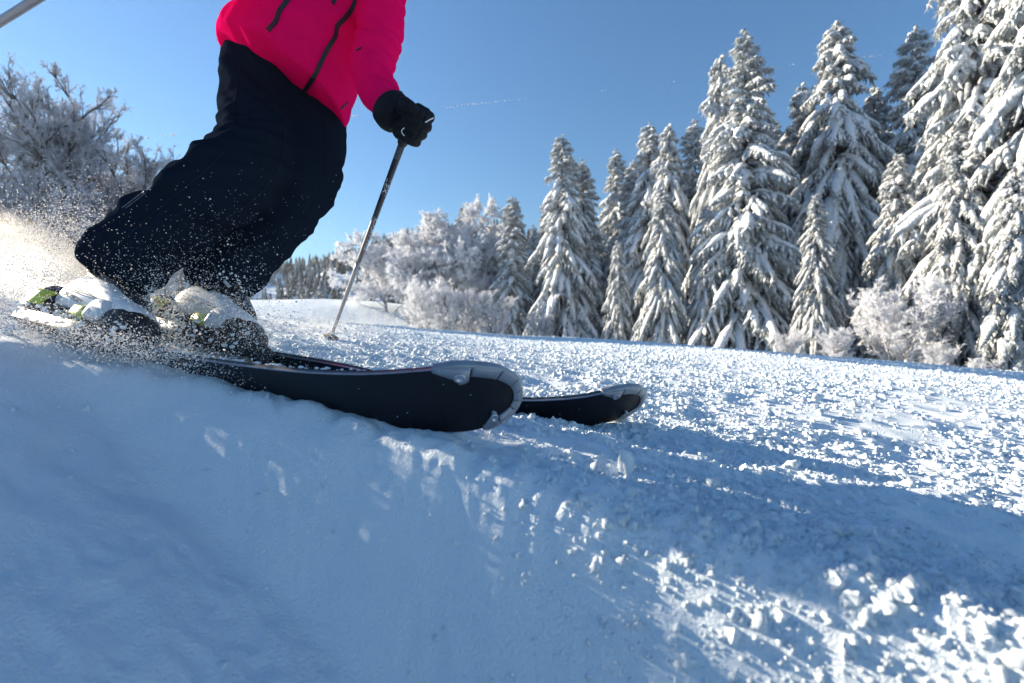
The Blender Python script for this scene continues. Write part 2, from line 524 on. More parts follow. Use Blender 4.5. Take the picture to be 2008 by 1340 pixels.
    return tr.mesh("trunk"), boughs.mesh("boughs"), nd.mesh("needles", False)

SPRUCES = [
    spruce_meshes(11, 16, 3.0, 14, 0.85, 0.62, 0.08, 1.35),
    spruce_meshes(12, 16, 4.0, 15, 1.10, 0.66, 0.12, 1.45),
    spruce_meshes(13, 16, 3.6, 15, 0.75, 0.72, 0.08, 1.30),
    spruce_meshes(14, 18, 5.4, 15, 1.15, 0.60, 0.14, 1.70),
    spruce_meshes(15, 12, 2.8, 15, 1.60, 0.62, 0.08, 1.35),
]
SPH = [16, 16, 16, 18, 12]
for tset in SPRUCES:
    tset[0].materials.append(M_BARK); tset[1].materials.append(M_BOUGH); tset[2].materials.append(M_NEEDLE)

def spruce(kind, px, top, d, label, width=1.0, rot=None, group="snow-laden spruces beside the piste", lean=0.0):
    x = (px - 1004) / F * d
    zt = CAMZ - (top - 670) / F * d
    zb = float(terrain(np.array([x]), np.array([d]))[0]) - 0.1
    s = (zt - zb) / SPH[kind]
    root = empty("spruce_tree", (x, d, zb))
    root.scale = (s * width * 1.12, s * width * 1.12, s)
    root.rotation_euler = (0, lean, rot if rot is not None else random.uniform(0, 6.28))
    tag(root, label, "tree", group)
    for nme, me in zip(("trunk", "boughs", "needles"), SPRUCES[kind]):
        mesh_obj(nme, me, None, root)
    return root

spruce(0, 1005, 385, 40, "slim snow-covered spruce at the left end of the dark tree row", 1.12)
spruce(2, 985, 432, 50, "thin frosted spruce just behind the slim leftmost spruce of the row", 0.83)
spruce(2, 1046, 440, 52, "small dark spruce tip between the slim left spruce and the double spruce", 0.8)
spruce(0, 1076, 388, 44, "shaded spruce close behind the left side of the double-topped pair", 0.8)
spruce(1, 1103, 264, 36, "taller twin of the double-topped spruce pair, with a spiky tip", 0.92)
spruce(2, 1143, 312, 37, "lower twin of the double-topped spruce pair, on its right", 0.94)
spruce(4, 1212, 470, 30, "low drooping spruce with steep hanging boughs in front of the pair", 0.85)
spruce(2, 1208, 292, 40, "dark narrow spruce standing back right of the double-topped pair", 0.85)
spruce(0, 1243, 312, 36, "rounded snowy spruce top left of the middle group", 0.94)
spruce(1, 1274, 240, 34, "spruce with a nodding frosted tip, left of three middle tops", 0.85)
spruce(3, 1312, 243, 31, "spruce with fat snow pads on its top, centre of three middle tops", 0.60)
spruce(2, 1362, 232, 33, "spruce with a bent sunlit tip, right of three middle tops", 0.85)
spruce(1, 1300, 365, 25, "broad drooping spruce standing in front of the three middle tops", 0.82)
spruce(1, 1385, 400, 24, "shorter spruce with hanging boughs in front of the tallest centre spruce", 0.72)
spruce(3, 1412, 108, 27, "narrow white top leaning against the tall centre spruce", 0.50)
spruce(2, 1462, 56, 24, "tallest straight spruce in the centre of the tree wall", 0.92)
spruce(0, 1572, 162, 26, "spruce with a ragged top between the two highest pointed spruces", 0.78)
spruce(3, 1642, 42, 24, "pointed spruce with steep shoulders, second highest full top", 0.72)
spruce(1, 1600, 380, 19.5, "half-height spruce with layered boughs right of the centre spruce", 0.75)
spruce(2, 1715, 165, 25, "spruce filling the gap behind the steep-shouldered pointed spruce", 0.75)
spruce(0, 1795, 48, 23, "thin feathery frosted top partly hidden by the big right-hand spruce", 0.8)
spruce(1, 1760, 300, 19, "drooping spruce below the thin feathery top", 0.80)
spruce(2, 1925, -300, 17, "huge spruce with heavy snow pads, cut by the top of the picture", 0.80)
spruce(1, 2070, -380, 14.5, "big spruce with sunlit snow pads at the right picture edge", 0.75)
spruce(1, 1880, 250, 16.0, "wide low spruce in front of the huge right-hand spruce", 0.80)
spruce(4, 1990, 330, 13.8, "low spruce with snow fingers at the foot of the right picture edge", 0.90)
spruce(2, 965, 440, 46, "small blue-shaded spruce in front of the frosted broadleaf trees", 0.75)
spruce(2, 908, 400, 56, "dark spruce top rising behind the frosted broadleaf trees", 0.9)
spruce(2, 1145, 455, 48, "shaded filler spruce deep behind the double-topped pair", 1.0)
spruce(1, 1520, 330, 30, "shaded spruce deep behind the tall centre spruce, right side", 1.0)
spruce(1, 1680, 420, 27, "shaded spruce deep behind the steep-shouldered pointed spruce", 1.0)
spruce(2, 1250, 430, 42, "shaded spruce deep behind the low drooping spruce", 1.0)
for px_, top_, d_, lab_ in ((1185, 420, 46, "shaded spruce tip low in the gap right of the double-topped pair"),
                       (1062, 480, 42, "low shaded spruce between the slim spruce and the double-topped pair"),
                       (1335, 335, 36, "shaded spruce between the centre and right middle tops"),
                       (1520, 235, 31, "shaded spruce top at the right shoulder of the tall centre spruce"),
                       (1605, 255, 30, "shaded spruce at the left shoulder of the steep-shouldered spruce"),
                       (1735, 250, 28, "shaded spruce below and left of the thin feathery top"),
                       (1820, 160, 25, "shaded spruce behind the left side of the huge right-hand spruce")):
    spruce(2, px_, top_, d_, lab_, 1.05)
spruce(3, 2200, 100, 15, "spruce standing just beyond the right picture edge", 0.7)

# ------------------------------------------------------------------ frosted broadleaf trees
def broadleaf_meshes(seed, H=10.0, spread=0.8, counts=(9, 7, 7, 9, 5), twig=0.012, trunks=1, up=0.25, thin=1.0, low=0.15):
    r = np.random.default_rng(seed)
    K = 6; t = np.linspace(0, 1, K)
    wood = MB(); fro = MB()
    lv = []
    for k in range(trunks):
        a = r.uniform(0, 6.28); ln = 0.10 * H if trunks == 1 else 0.30 * H
        top = np.array([math.cos(a) * ln, math.sin(a) * ln, H * r.uniform(0.75, 0.85)])
        path = np.outer(t, top) + np.stack([0.02 * H * np.sin(t * 5 + k), 0.02 * H * np.sin(t * 4), 0 * t], 1)
        path[0, 2] = -0.5
        lv.append(path)
    paths = np.array(lv); rad = np.repeat([0.012 * H], len(lv)); ln = np.repeat([H * 0.8], len(lv))
    wood.add(*tubes(paths, rad[:, None] * np.linspace(1, 0.3, K)[None], 7))
    for level, c in enumerate(counts):
        N = len(paths)
        par = np.repeat(np.arange(N), c); M = len(par)
        tt = r.uniform(low if level == 0 else 0.15, 1.0, M)
        f = tt * (K - 1); i = np.minimum(K - 2, f.astype(int)); fr = (f - i)[:, None]
        p0 = paths[par, i] * (1 - fr) + paths[par, i + 1] * fr
        d0 = paths[par, i + 1] - paths[par, i]; d0 /= np.linalg.norm(d0, axis=1, keepdims=True) + 1e-9
        rnd = r.normal(size=(M, 3)); rnd -= d0 * (rnd * d0).sum(1, keepdims=True); rnd /= np.linalg.norm(rnd, axis=1, keepdims=True)
        spreadk = [1.0, 0.9, 0.85, 0.8, 0.8][level] * spread * 1.2
        d = d0 + rnd * spreadk; d[:, 2] += up * (1.0 if level < 2 else 0.2)
        if level >= 3: d[:, 2] -= 0.25
        d /= np.linalg.norm(d, axis=1, keepdims=True)
        ratio = [0.42, 0.50, 0.50, 0.55, 0.55][level]
        L = ln[par] * ratio * (1.15 - 0.55 * tt) * r.uniform(0.7, 1.2, M)
        Kc = K if level < 3 else 3
        tc = np.linspace(0, 1, Kc)
        ch = p0[:, None] + d[:, None] * (L[:, None] * tc[None])[..., None]
        ch += np.cumsum(r.normal(0, 0.07, ch.shape), 1) * L[:, None, None] * tc[None, :, None]
        if level < 3: ch[..., 2] += (0.10 * L)[:, None] * (tc ** 2)[None]
        else: ch[..., 2] -= (0.15 * L)[:, None] * (tc ** 2)[None]
        rc = np.maximum(rad[par] * [0.45, 0.5, 0.5, 0.6, 0.6][level], twig * H / 10 * 0.5)
        if level < 2:
            wood.add(*tubes(ch, rc[:, None] * np.linspace(1, 0.4, Kc)[None], 5))
            # frost and snow on the upper side of the limbs
            up_ch = ch.copy(); up_ch[..., 2] += rc[:, None] * 0.6
            fro.add(*tubes(up_ch, rc[:, None] * 0.75 * np.linspace(1, 0.6, Kc)[None], 4))
        else:
            tw = twig * H / 10 * [0, 0, 1.3, 1.0, 0.9][level] * thin
            if level == len(counts) - 1:
                dv = ch[:, -1] - ch[:, 0]; ll = np.linalg.norm(dv, axis=1); dv = dv / (ll[:, None] + 1e-9)
                for q in range(2):
                    fro.add(*blade_fan(ch[:, 0], dv, ll, np.full(M, tw * 1.15), r))
                continue
            fro.add(*tubes(ch, np.full((M, 1), tw) * np.linspace(1, 0.35, Kc)[None], 3, cap=False))
        if Kc != K:
            # resample so that the next level can use K points
            nc = np.empty((M, K, 3)); 
            for q in range(3):
                nc[..., q] = np.stack([np.interp(t, tc, ch[j, :, q]) for j in range(M)]) if M < 3000 else ch[:, [0, 0, 1, 1, 2, 2], q]
            ch = nc
        paths, rad, ln = ch, rc, L
    return wood.mesh("trunk"), fro.mesh("twigs", False)

BROAD = [
    broadleaf_meshes(21, 10, 0.95, (16, 8, 7, 9, 5), 0.019, 2, 0.10, 1.0, 0.05),
    broadleaf_meshes(22, 10, 0.85, (15, 8, 7, 8, 5), 0.010, 3, 0.30, 0.9, 0.12),
    broadleaf_meshes(23, 4, 0.75, (12, 8, 8, 6), 0.022, 6, 0.25, 0.9, 0.05),
]
BH = [10.0, 10.0, 4.0]
def broadleaf(kind, px, top, base, d, label, mat, name="broadleaf_tree", cat="tree", width=1.0, group=None, twn="twigs"):
    x = (px - 1004) / F * d
    zt = CAMZ - (top - 670) / F * d
    zb = CAMZ - (base - 670) / F * d
    s = (zt - zb) / BH[kind]
    root = empty(name, (x, d, zb)); root.scale = (s * width, s * width, s); root.rotation_euler = (0, 0, random.uniform(0, 6.28))
    tag(root, label, cat, group)
    w, f = BROAD[kind]
    if not w.materials: w.materials.append(M_BARK if kind == 1 else M_PALEBARK)
    mesh_obj("trunk", w, None, root)
    key = (kind, mat.name)
    if key not in _cache:
        m2 = f.copy(); m2.materials.clear(); m2.materials.append(mat); _cache[key] = m2
    mesh_obj(twn, _cache[key], None, root)
    return root
M_PALEBARK = simple('frosted_bark', (0.34, 0.34, 0.36), 0.9, var=0.3, vscale=6)
_cache = {}
g1 = "white frosted broadleaf trees at the end of the piste"
broadleaf(0, 800, 385, 640, 42, "rounded white frosted tree, leftmost of the frosted clump", M_FROST, width=1.0, group=g1)
broadleaf(0, 868, 378, 650, 43, "tall rounded frosted tree in the middle of the frosted clump", M_FROST, width=0.95, group=g1)
broadleaf(0, 945, 430, 650, 46, "bluish frosted tree at the right of the frosted clump", M_FROST, width=0.95, group=g1)
broadleaf(0, 765, 440, 625, 45, "low frosted tree spilling over the mound at the clump's left foot", M_FROST, width=1.1, group=g1)
g2 = "frosted bushes below the frosted trees"
for px, top, d, lab in ((835, 545, 34, "pale frosted bush, leftmost of the row under the frosted trees"),
                        (880, 560, 33, "frosted bush second from the left under the frosted trees"),
                        (925, 565, 34, "frosted bush third from the left under the frosted trees"),
                        (970, 575, 33, "frosted bush touching the slim leftmost spruce")):
    broadleaf(2, px, top, 668, d, lab, M_FROST, "frosted_bush", "bush", 1.0, g2)
g3 = "frosted shrubs at the foot of the spruces"
for px, top, bs, d, lab in ((1060, 590, 672, 33, "small frosted shrub between the slim spruce and the double-topped pair"),
                        (1545, 625, 712, 17.5, "drooping frosted shrub at the foot of the tall centre spruce"),
                        (1640, 620, 722, 16.5, "frosted shrub with hanging sprays under the half-height spruce"),
                        (1760, 525, 735, 16.0, "tallest bare frosted shrub before the drooping spruce"),
                        (1840, 650, 745, 14.5, "twiggy frosted shrub left of the huge spruce's foot"),
                        (1930, 680, 752, 13.5, "low twiggy frosted shrub below the wide low spruce")):
    broadleaf(2, px, top + 22, bs, d, lab, M_FROST, "frosted_shrub", "shrub", 1.05, g3)
g4 = "tall bare frosted trees behind the skier"
for px, top, bs, d, w, lab in ((0, 75, 640, 24, 0.75, "tall frosted tree at the left picture edge"),
                          (85, 160, 640, 25, 0.7, "bushy frosted tree second from the left picture edge"),
                          (190, 222, 630, 24, 0.80, "open bare tree with dark forked trunk left of the skier's knee"),
                          (255, 380, 620, 27, 1.0, "lower backlit frosted tree behind the skier's shin"),
                          (125, 225, 635, 27, 0.85, "dense frosted tree filling the space behind the open bare tree"),
                          (45, 330, 640, 20, 0.8, "low frosted tree in front of the left tree group")):
    broadleaf(1, px, top, bs, d, lab, M_FROSTDARK, width=w, group=g4)

# ------------------------------------------------------------------ far wooded ridge
def build_ridge():
    xs = np.linspace(-420, 120, 110); ys = np.linspace(150, 420, 60)
    X, Y = np.meshgrid(xs, ys)
    # crest line seen in the photograph at 330 m
    cp = np.array([(-400, 560), (150, 540), (300, 520), (500, 512), (560, 516), (600, 508), (650, 500), (700, 488), (740, 474), (800, 455), (900, 442), (980, 436), (1060, 450), (1200, 520), (1300, 600)], float)
    cx = (cp[:, 0] - 1004) / F * 330; cz = CAMZ - (cp[:, 1] - 670) / F * 330
    crest = np.interp(X * 330 / Y, cx, cz)
    tt = smooth01((Y - 160) / 170)
    Z = -3 + (crest - 6) * tt * (1 - 0.25 * smooth01((Y - 340) / 80))
    Z += 5 * vnoise(X / 40, Y / 40, 3) * tt + 2 * vnoise(X / 14, Y / 14, 4) * tt
    n, m = X.shape
    idx = np.arange(n * m).reshape(n, m)
    Fq = np.stack([idx[:-1, :-1], idx[:-1, 1:], idx[1:, 1:], idx[1:, :-1]], -1).reshape(-1, 4)
    me = fast_mesh("hill", np.stack([X, Y, Z], -1).reshape(-1, 3), [Fq])
    o = mesh_obj("hill", me, snow_mat("hill_snow", 0.2, 0.3, 0.5)); tag(o, "snow covered wooded ridge far behind the piste", kind="structure")
    # little conifers
    def conifer(seed):
        r = random.Random(seed); mb = MB()
        rings = []
        for k in range(9):
            z = k / 8; rad = 0.17 * (1 - z) * (1.25 if k % 2 == 0 else 0.7) + 0.004
            rings.append([(rad * r.uniform(0.6, 1.3) * math.cos(a), rad * r.uniform(0.6, 1.3) * math.sin(a), z - (0.04 if k % 2 == 0 else 0)) for a in np.arange(7) / 7 * 6.283])
        mb.loft(rings)
        return mb.mesh("conifer", False)
    m, nt, b = new_mat("far_conifer")
    g = nt.nodes.new("ShaderNodeObjectInfo"); rp = nt.nodes.new("ShaderNodeValToRGB")
    rp.color_ramp.elements[0].color = (0.035, 0.05, 0.055, 1); rp.color_ramp.elements[1].color = (0.30, 0.33, 0.36, 1)
    rp.color_ramp.elements[0].position = 0.35
    nt.links.new(g.outputs["Random"], rp.inputs[0]); nt.links.new(rp.outputs[0], b.inputs["Base Color"]); b.inputs["Roughness"].default_value = 0.9
    pr = [conifer(s) for s in range(3)]
    for p in pr: p.materials.append(m)
    r = np.random.default_rng(3); n = 9000
    x = r.uniform(-420, 120, n); y = r.uniform(165, 400, n)
    dens = 0.45 + 0.9 * vnoise(x / 25, y / 18, 9)
    k = r.random(n) < dens; x, y = x[k], y[k]
    ix = (x + 420) / 540 * 109; iy = (y - 150) / 270 * 59
    i0, j0 = iy.astype(int), ix.astype(int); fy, fx = iy - i0, ix - j0
    z = (Z[i0, j0] * (1 - fx) + Z[i0, j0 + 1] * fx) * (1 - fy) + (Z[i0 + 1, j0] * (1 - fx) + Z[i0 + 1, j0 + 1] * fx) * fy
    s = r.uniform(6, 13, len(x))
    rot = np.stack([0 * x, 0 * x, r.uniform(0, 6.28, len(x))], 1)
    scatter("forest", np.stack([x, y, z - 0.5], 1), s, rot, pr, "dark and snow-dusted conifers covering the far ridge")
build_ridge()

# orange safety net on the mound's crest
def orange_net():
    root = empty("safety_net", P(728, 580, 49))
    tag(root, "small orange safety net on the crest of the snow mound", "safety net")
    mo = simple("orange_plastic", (0.75, 0.22, 0.05), 0.6)
    ps = [P(712, 581, 49), P(722, 578, 49.3), P(733, 576, 49.6), P(745, 576, 50)]
    base = root.location
    n = MB()
    for k in range(5):
        n.tube([p - base + Vector((0, 0, 0.05 + 0.085 * k)) for p in ps], 0.018, 4)
    for j in range(30):
        f = j / 29 * 2.999; i = int(f); p = ps[i].lerp(ps[i + 1], f - i) - base
        n.tube([p, p + Vector((0, 0, 0.42))], 0.012, 4)
    n.build("mesh_panel", mo, root)
    mp = simple("pole_dark", (0.05, 0.04, 0.04), 0.6)
    for p in ps:
        MB().tube([p - base - Vector((0, 0, 0.8)), p - base + Vector((0, 0, 0.6))], 0.02, 6).build("post", mp, root)
orange_net()

# broken contrail high above
def contrail():
    m, nt, b = new_mat("cloud_puff")
    b.inputs["Base Color"].default_value = (0.95, 0.95, 0.97, 1); b.inputs["Roughness"].default_value = 1
    translucent_mix(m, 0.5, (1, 1, 1))
    D = 2500.0
    r = random.Random(4); pts = []
    seg = [(256, 276, 268, 273, 5, 4.5), (272, 275, 277, 274, 2, 3), (288, 271, 292, 272, 2, 3.5), (314, 266, 320, 268, 2, 3), (334, 264, 340, 265, 2, 4),
           (420, 256, 432, 254, 3, 4), (672, 229, 700, 227, 8, 2.2), (868, 211, 905, 207, 8, 1.6), (905, 207, 960, 201, 13, 1.9), (960, 201, 1030, 193, 12, 1.3),
           (1180, 178, 1188, 177, 2, 1.5), (1312, 163, 1322, 161, 2, 1.5), (1545, 128, 1560, 126, 3, 1.2), (1690, 112, 1730, 108, 8, 1.4)]
    proto = [lump_mesh("puff", 2, 90 + i, 0.5, m) for i in range(3)]
    P3, S3 = [], []
    for x0, y0, x1, y1, n, s in seg:
        for k in range(n):
            f = (k + r.random()) / n
            p = P(x0 + (x1 - x0) * f, y0 + (y1 - y0) * f + r.uniform(-1, 1), D)
            P3.append(p); q = s * D / F * r.uniform(0.35, 0.8) * 0.7; S3.append((q * 1.8, q, q * 0.7))
    scatter("contrail_clouds", np.array([list(p) for p in P3]), np.array(S3), np.zeros((len(P3), 3)), proto, "broken white vapour trail crossing the blue sky")
contrail()

# ------------------------------------------------------------------ skis
M_BASE = simple("ski_base", (0.006, 0.008, 0.013), 0.5, spec=0.25, bump=0.05, bscale=900)
M_TOPSHEET = simple("ski_top", (0.03, 0.035, 0.045), 0.3)
M_STEEL = simple("steel_edge", (0.45, 0.47, 0.50), 0.3, 0.9, var=0.15, vscale=90)
M_GUARD = simple("tip_guard_grey", (0.26, 0.29, 0.33), 0.38, 0.35, var=0.12, vscale=60, bump=0.1, bscale=500)
M_GAP = simple("guard_joint", (0.01, 0.01, 0.012), 0.7)

def ball(mb, c, rx, ry, rz, m=20, n=14):
    rings = []
    for i in range(n + 1):
        a = -math.pi / 2 + math.pi * i / n; cr = max(0.02, math.cos(a))
        rings.append([[c[0] + rx * cr * math.cos(t), c[1] + ry * cr * math.sin(t), c[2] + rz * math.sin(a)] for t in np.arange(m) / m * 6.283])
    mb.loft(rings)

def catmull(pts, n):
    pts = [Vector(p) for p in pts]
    q = [pts[0] * 2 - pts[1]] + pts + [pts[-1] * 2 - pts[-2]]
    out = []
    for i in range(1, len(q) - 2):
        for k in range(n):
            t = k / n
            a, b, c, d = q[i - 1], q[i], q[i + 1], q[i + 2]
            out.append(0.5 * ((2 * b) + (c - a) * t + (2 * a - 5 * b + 4 * c - d) * t * t + (3 * b - a - 3 * c + d) * t ** 3))
    out.append(pts[-1])
    return out

class SkiMap:
    """flat ski coordinates (s from the tip back, w across, n up) -> place"""
    def __init__(self, cpts, edge_tip, edge_mid, perp):
        self.c = catmull([P(*p) for p in cpts], 24)
        self.L = [0.0]
        for a, b in zip(self.c, self.c[1:]): self.L.append(self.L[-1] + (b - a).length)
        self.len = self.L[-1]; self.et, self.em = edge_tip, edge_mid
        self.perp = Vector(perp).normalized()
    def frame(self, s):
        s = min(max(s, 0.0), self.len - 1e-6)
        i = np.searchsorted(self.L, s) - 1; i = max(0, min(i, len(self.c) - 2))
        f = (s - self.L[i]) / (self.L[i + 1] - self.L[i])
        p = self.c[i].lerp(self.c[i + 1], f)
        j0, j1 = max(0, i - 3), min(len(self.c) - 1, i + 4)
        T = (self.c[j0] - self.c[j1]).normalized()      # towards the tip
        a = math.radians(self.et + (self.em - self.et) * float(smooth01(np.array(s / 0.75))))
        Z = Vector((0, 0, 1)); 
        W = Z * math.sin(a) - self.perp * math.cos(a)     # towards the raised, near edge
        W = (W - T * W.dot(T)).normalized()
        N = T.cross(W).normalized()
        if N.z < 0: N = -N
        return p, T, W, N
    def __call__(self, s, w, n=0.0):
        p, T, W, N = self.frame(s)
        if s < 0: p = p - T * s
        return p + W * w + N * n

def ski_width(s, Ls, wt=0.124, ww=0.070, wb=0.108):
    """full width at distance s from the tip"""
    sw = 0.125
    if s < sw:
        return wt * math.sqrt(max(0.0, 1 - ((sw - s) / sw) ** 2.3))
    u = (s - sw) / (Ls - sw)
    if u < 0.5:
        k = 1 - u / 0.5; return ww + (wt - ww) * k ** 1.7
    k = (u - 0.5) / 0.5; return ww + (wb - ww) * k ** 1.7

def build_ski(label, cpts, et, em, perp):
    mp = SkiMap(cpts, et, em, perp)
    L = mp.len - 0.02
    root = empty("ski", mp(L * 0.6, 0, 0)); tag(root, label, "ski", "pair of skis under the skier")
    inv = -root.location
    S = np.concatenate([0.0004 + 0.13 * (np.linspace(0, 1, 34)) ** 2.0, np.linspace(0.14, L, 70)])
    def prism(name, w_in, n0, n1, mat, s_lo=0, s_hi=9, m=9, bev=0.0):
        mb = MB(); rings = []
        for s in S:
            if s < s_lo or s > s_hi: continue
            hw = max(0.0005, ski_width(s, L) / 2 - w_in)
            ws = np.linspace(-hw, hw, m)
            rings.append([list(mp(s, w, n0) + inv) for w in ws] + [list(mp(s, w, n1) + inv) for w in ws[::-1]])
        mb.loft(rings)
        return mb.build(name, mat, root, smooth=False)
    prism("base", 0.0022, -0.0005, 0.0035, M_BASE)
    prism("sidewall", 0.0016, 0.004, 0.0105, simple("sidewall", (0.05, 0.055, 0.065), 0.4))
    prism("top_sheet", 0.004, 0.0107, 0.0125, M_TOPSHEET)
    # steel edges, both sides
    for side in (1, -1):
        mb = MB(); rings = []
        for s in S:
            if s < 0.12: continue
            hw = ski_width(s, L) / 2
            rings.append([list(mp(s, side * (hw - a), n) + inv) for a, n in ((0.0024, -0.0009), (0, -0.0009), (0, 0.0026), (0.0024, 0.0026))])
        mb.loft(rings); mb.build("steel_edge", M_STEEL, root, smooth=False)
    # outline of the tip, from the near-edge shoulder round the tip to the far-edge shoulder
    def outline(phi):
        """phi 0..1 round the tip -> (s, w, inward direction)"""
        s_sh = 0.150
        def pt(q):
            if q < 0.5: k = 1 - 2 * q; sg = 1
            else: k = 2 * q - 1; sg = -1
            s = s_sh * (1 - math.cos(k * math.pi / 2)) ** 1.0
            return s, sg * ski_width(s, L) / 2
        s, w = pt(phi); s2, w2 = pt(min(1, phi + 0.003)); s1, w1 = pt(max(0, phi - 0.003))
        ts, tw = s2 - s1, w2 - w1; q = math.hypot(ts, tw) + 1e-9
        # inward normal towards (0.12, 0)
        ns, nw = tw / q, -ts / q
        if (0.12 - s) * ns + (0 - w) * nw < 0: ns, nw = -ns, -nw
        return s, w, ns, nw
    # guard segments with joints between them
    cuts = [0.13, 0.235, 0.33, 0.415, 0.495, 0.575, 0.70]
    for a, b in zip(cuts, cuts[1:]):
        mb = MB(); rings = []
        for ph in np.linspace(a + 0.0042, b - 0.0042, 9):
            s, w, ns, nw = outline(ph)
            rings.append([list(mp(s + ns * i, w + nw * i, n) + inv) for i, n in ((-0.0015, -0.0030), (0.0005, -0.0042), (0.0148, -0.0036), (0.0150, 0.0), (-0.0015, 0.0))])
        mb.loft(rings); mb.build("guard_segment", M_GUARD, root)
    # dark joint bed behind the segments
    mb = MB(); rings = []
    for ph in np.linspace(0.125, 0.705, 60):
        s, w, ns, nw = outline(ph)
        rings.append([list(mp(s + ns * i, w + nw * i, n) + inv) for i, n in ((-0.0008, -0.0016), (0.0158, -0.0016), (0.0158, 0.001), (-0.0008, 0.001))])
    mb.loft(rings); mb.build("guard_bed", M_GAP, root)
    # outer bumper wrapped over the rim, thicker towards the top side
    mb = MB(); rings = []
    for ph in np.linspace(0.02, 0.80, 90):
        s, w, ns, nw = outline(ph)
        th = 0.0040 * float(smooth01(np.array(min((ph - 0.01) / 0.08, (0.81 - ph) / 0.08)))) + 0.0012
        rings.append([list(mp(s + ns * i, w + nw * i, n) + inv) for i, n in ((0.0, -0.0026), (-th, -0.0008), (-th, 0.0125), (0.0, 0.0165), (0.010, 0.0165), (0.010, 0.0))])
    mb.loft(rings); mb.build("tip_bumper", M_GUARD, root)
    # two riveted ears
    for ph0, ph1, name in ((0.025, 0.128, "guard_ear"), (0.705, 0.795, "guard_ear")):
        mb = MB(); inner = []; outer = []
        for k, ph in enumerate(np.linspace(ph0, ph1, 11)):
            s, w, ns, nw = outline(ph); f = k / 10 if ph0 < 0.5 else 1 - k / 10; f = f ** 0.8
            dpt = 0.006 + 0.024 * (f if f < 0.75 else 0.75 + 0.25 * math.cos((f - 0.75) * 6.28))
            outer.append((s, w)); inner.append((s + ns * dpt, w + nw * dpt))
        rings = []
        for (s0, w0), (s1, w1) in zip(outer, inner):
            rings.append([list(mp(s0, w0, -0.0040) + inv), list(mp(s1, w1, -0.0036) + inv), list(mp(s1, w1, 0.0) + inv), list(mp(s0, w0, 0.0) + inv)])
        mb.loft(rings); ear = mb.build(name, M_GUARD, root)
        (sa, wa), (sb, wb) = outer[7 if ph0 < 0.5 else 3], inner[7 if ph0 < 0.5 else 3]
        cs, cw = sa * 0.42 + sb * 0.58, wa * 0.42 + wb * 0.58
        mb = MB(); rings = []
        for rad, n in ((0.0082, -0.0036), (0.0080, -0.0056), (0.0062, -0.0066), (0.0044, -0.0062), (0.0028, -0.0048)):
            rings.append([list(mp(cs + rad * math.cos(a), cw + rad * math.sin(a), n) + inv) for a in np.arange(16) / 16 * 6.283])
        mb.loft(rings); rv = mb.build("rivet", simple("rivet_metal", (0.42, 0.45, 0.5), 0.3, 0.8), ear)
    r = random.Random(int(et)); mb = MB()
    for k in range(70):
        s = 0.22 + 0.75 * r.random(); hw = ski_width(s, L) / 2; q = r.uniform(0.0012, 0.0035)
        c = mp(s, hw - r.uniform(0, 0.004), 0.0135) + inv
        ball(mb, c, q * 1.4, q, q * 0.8, 7, 4)
    for k in range(14):
        s = 0.05 + 0.8 * r.random(); hw = ski_width(s, L) / 2; q = r.uniform(0.0004, 0.0010)
        ball(mb, mp(s, hw * r.uniform(-0.9, 0.9), -0.0012) + inv, q, q * 0.6, q, 6, 4)
    mb.build("stuck_snow", M_CRUMB, root)["kind"] = "stuff"
    return root, mp

NEAR = [(1018, 786, 0.760), (985, 784, 0.738), (940, 785, 0.722), (859, 789, 0.715), (739, 789, 0.745), (620, 776, 0.800), (500, 755, 0.865), (358, 727, 0.945), (190, 694, 1.04), (30, 664, 1.15), (-110, 645, 1.27), (-230, 630, 1.40)]
FARS = [(1259, 792, 1.15), (1228, 794, 1.115), (1190, 801, 1.095), (1120, 812, 1.08), (1010, 812, 1.10), (860, 785, 1.12), (650, 735, 1.16), (430, 697, 1.22), (220, 668, 1.30), (40, 650, 1.42), (-120, 635, 1.56), (-220, 628, 1.66)]
ski_n, map_n = build_ski("nearer black ski with its grey-guarded tip raised towards the camera", NEAR, 62, 56, (0.25, 0.97, 0))
ski_f, map_f = build_ski("farther black ski whose smaller tip shows right of the nearer ski", FARS, 44, 48, (0.15, 0.99, 0))

# ------------------------------------------------------------------ body helpers
def ellipse_ring(c, u, v, m=28):
    c, u, v = Vector(c), Vector(u), Vector(v)
    return [list(c + u * math.cos(a) + v * math.sin(a)) for a in np.arange(m) / m * 2 * math.pi]

def px_limb(secs, flat=1.0, sub=5):
    """secs: (px, py, radius px, depth) -> rings of a limb whose outline follows the photograph; flat = depth radius / width radius"""
    C = catmull([P(a, b, d) for a, b, r, d in secs], sub)
    R = catmull([Vector((r / F * d, 0, 0)) for a, b, r, d in secs], sub)
    rings = []
    for i, c in enumerate(C):
        T = (C[min(i + 1, len(C) - 1)] - C[max(i - 1, 0)]).normalized()
        view = (c - Vector((0, 0, CAMZ))).normalized()
        u = T.cross(view).normalized(); v = T.cross(u).normalized()
        rr = R[i].x
        rings.append(ellipse_ring(c, u * rr, v * rr * flat))
    return rings

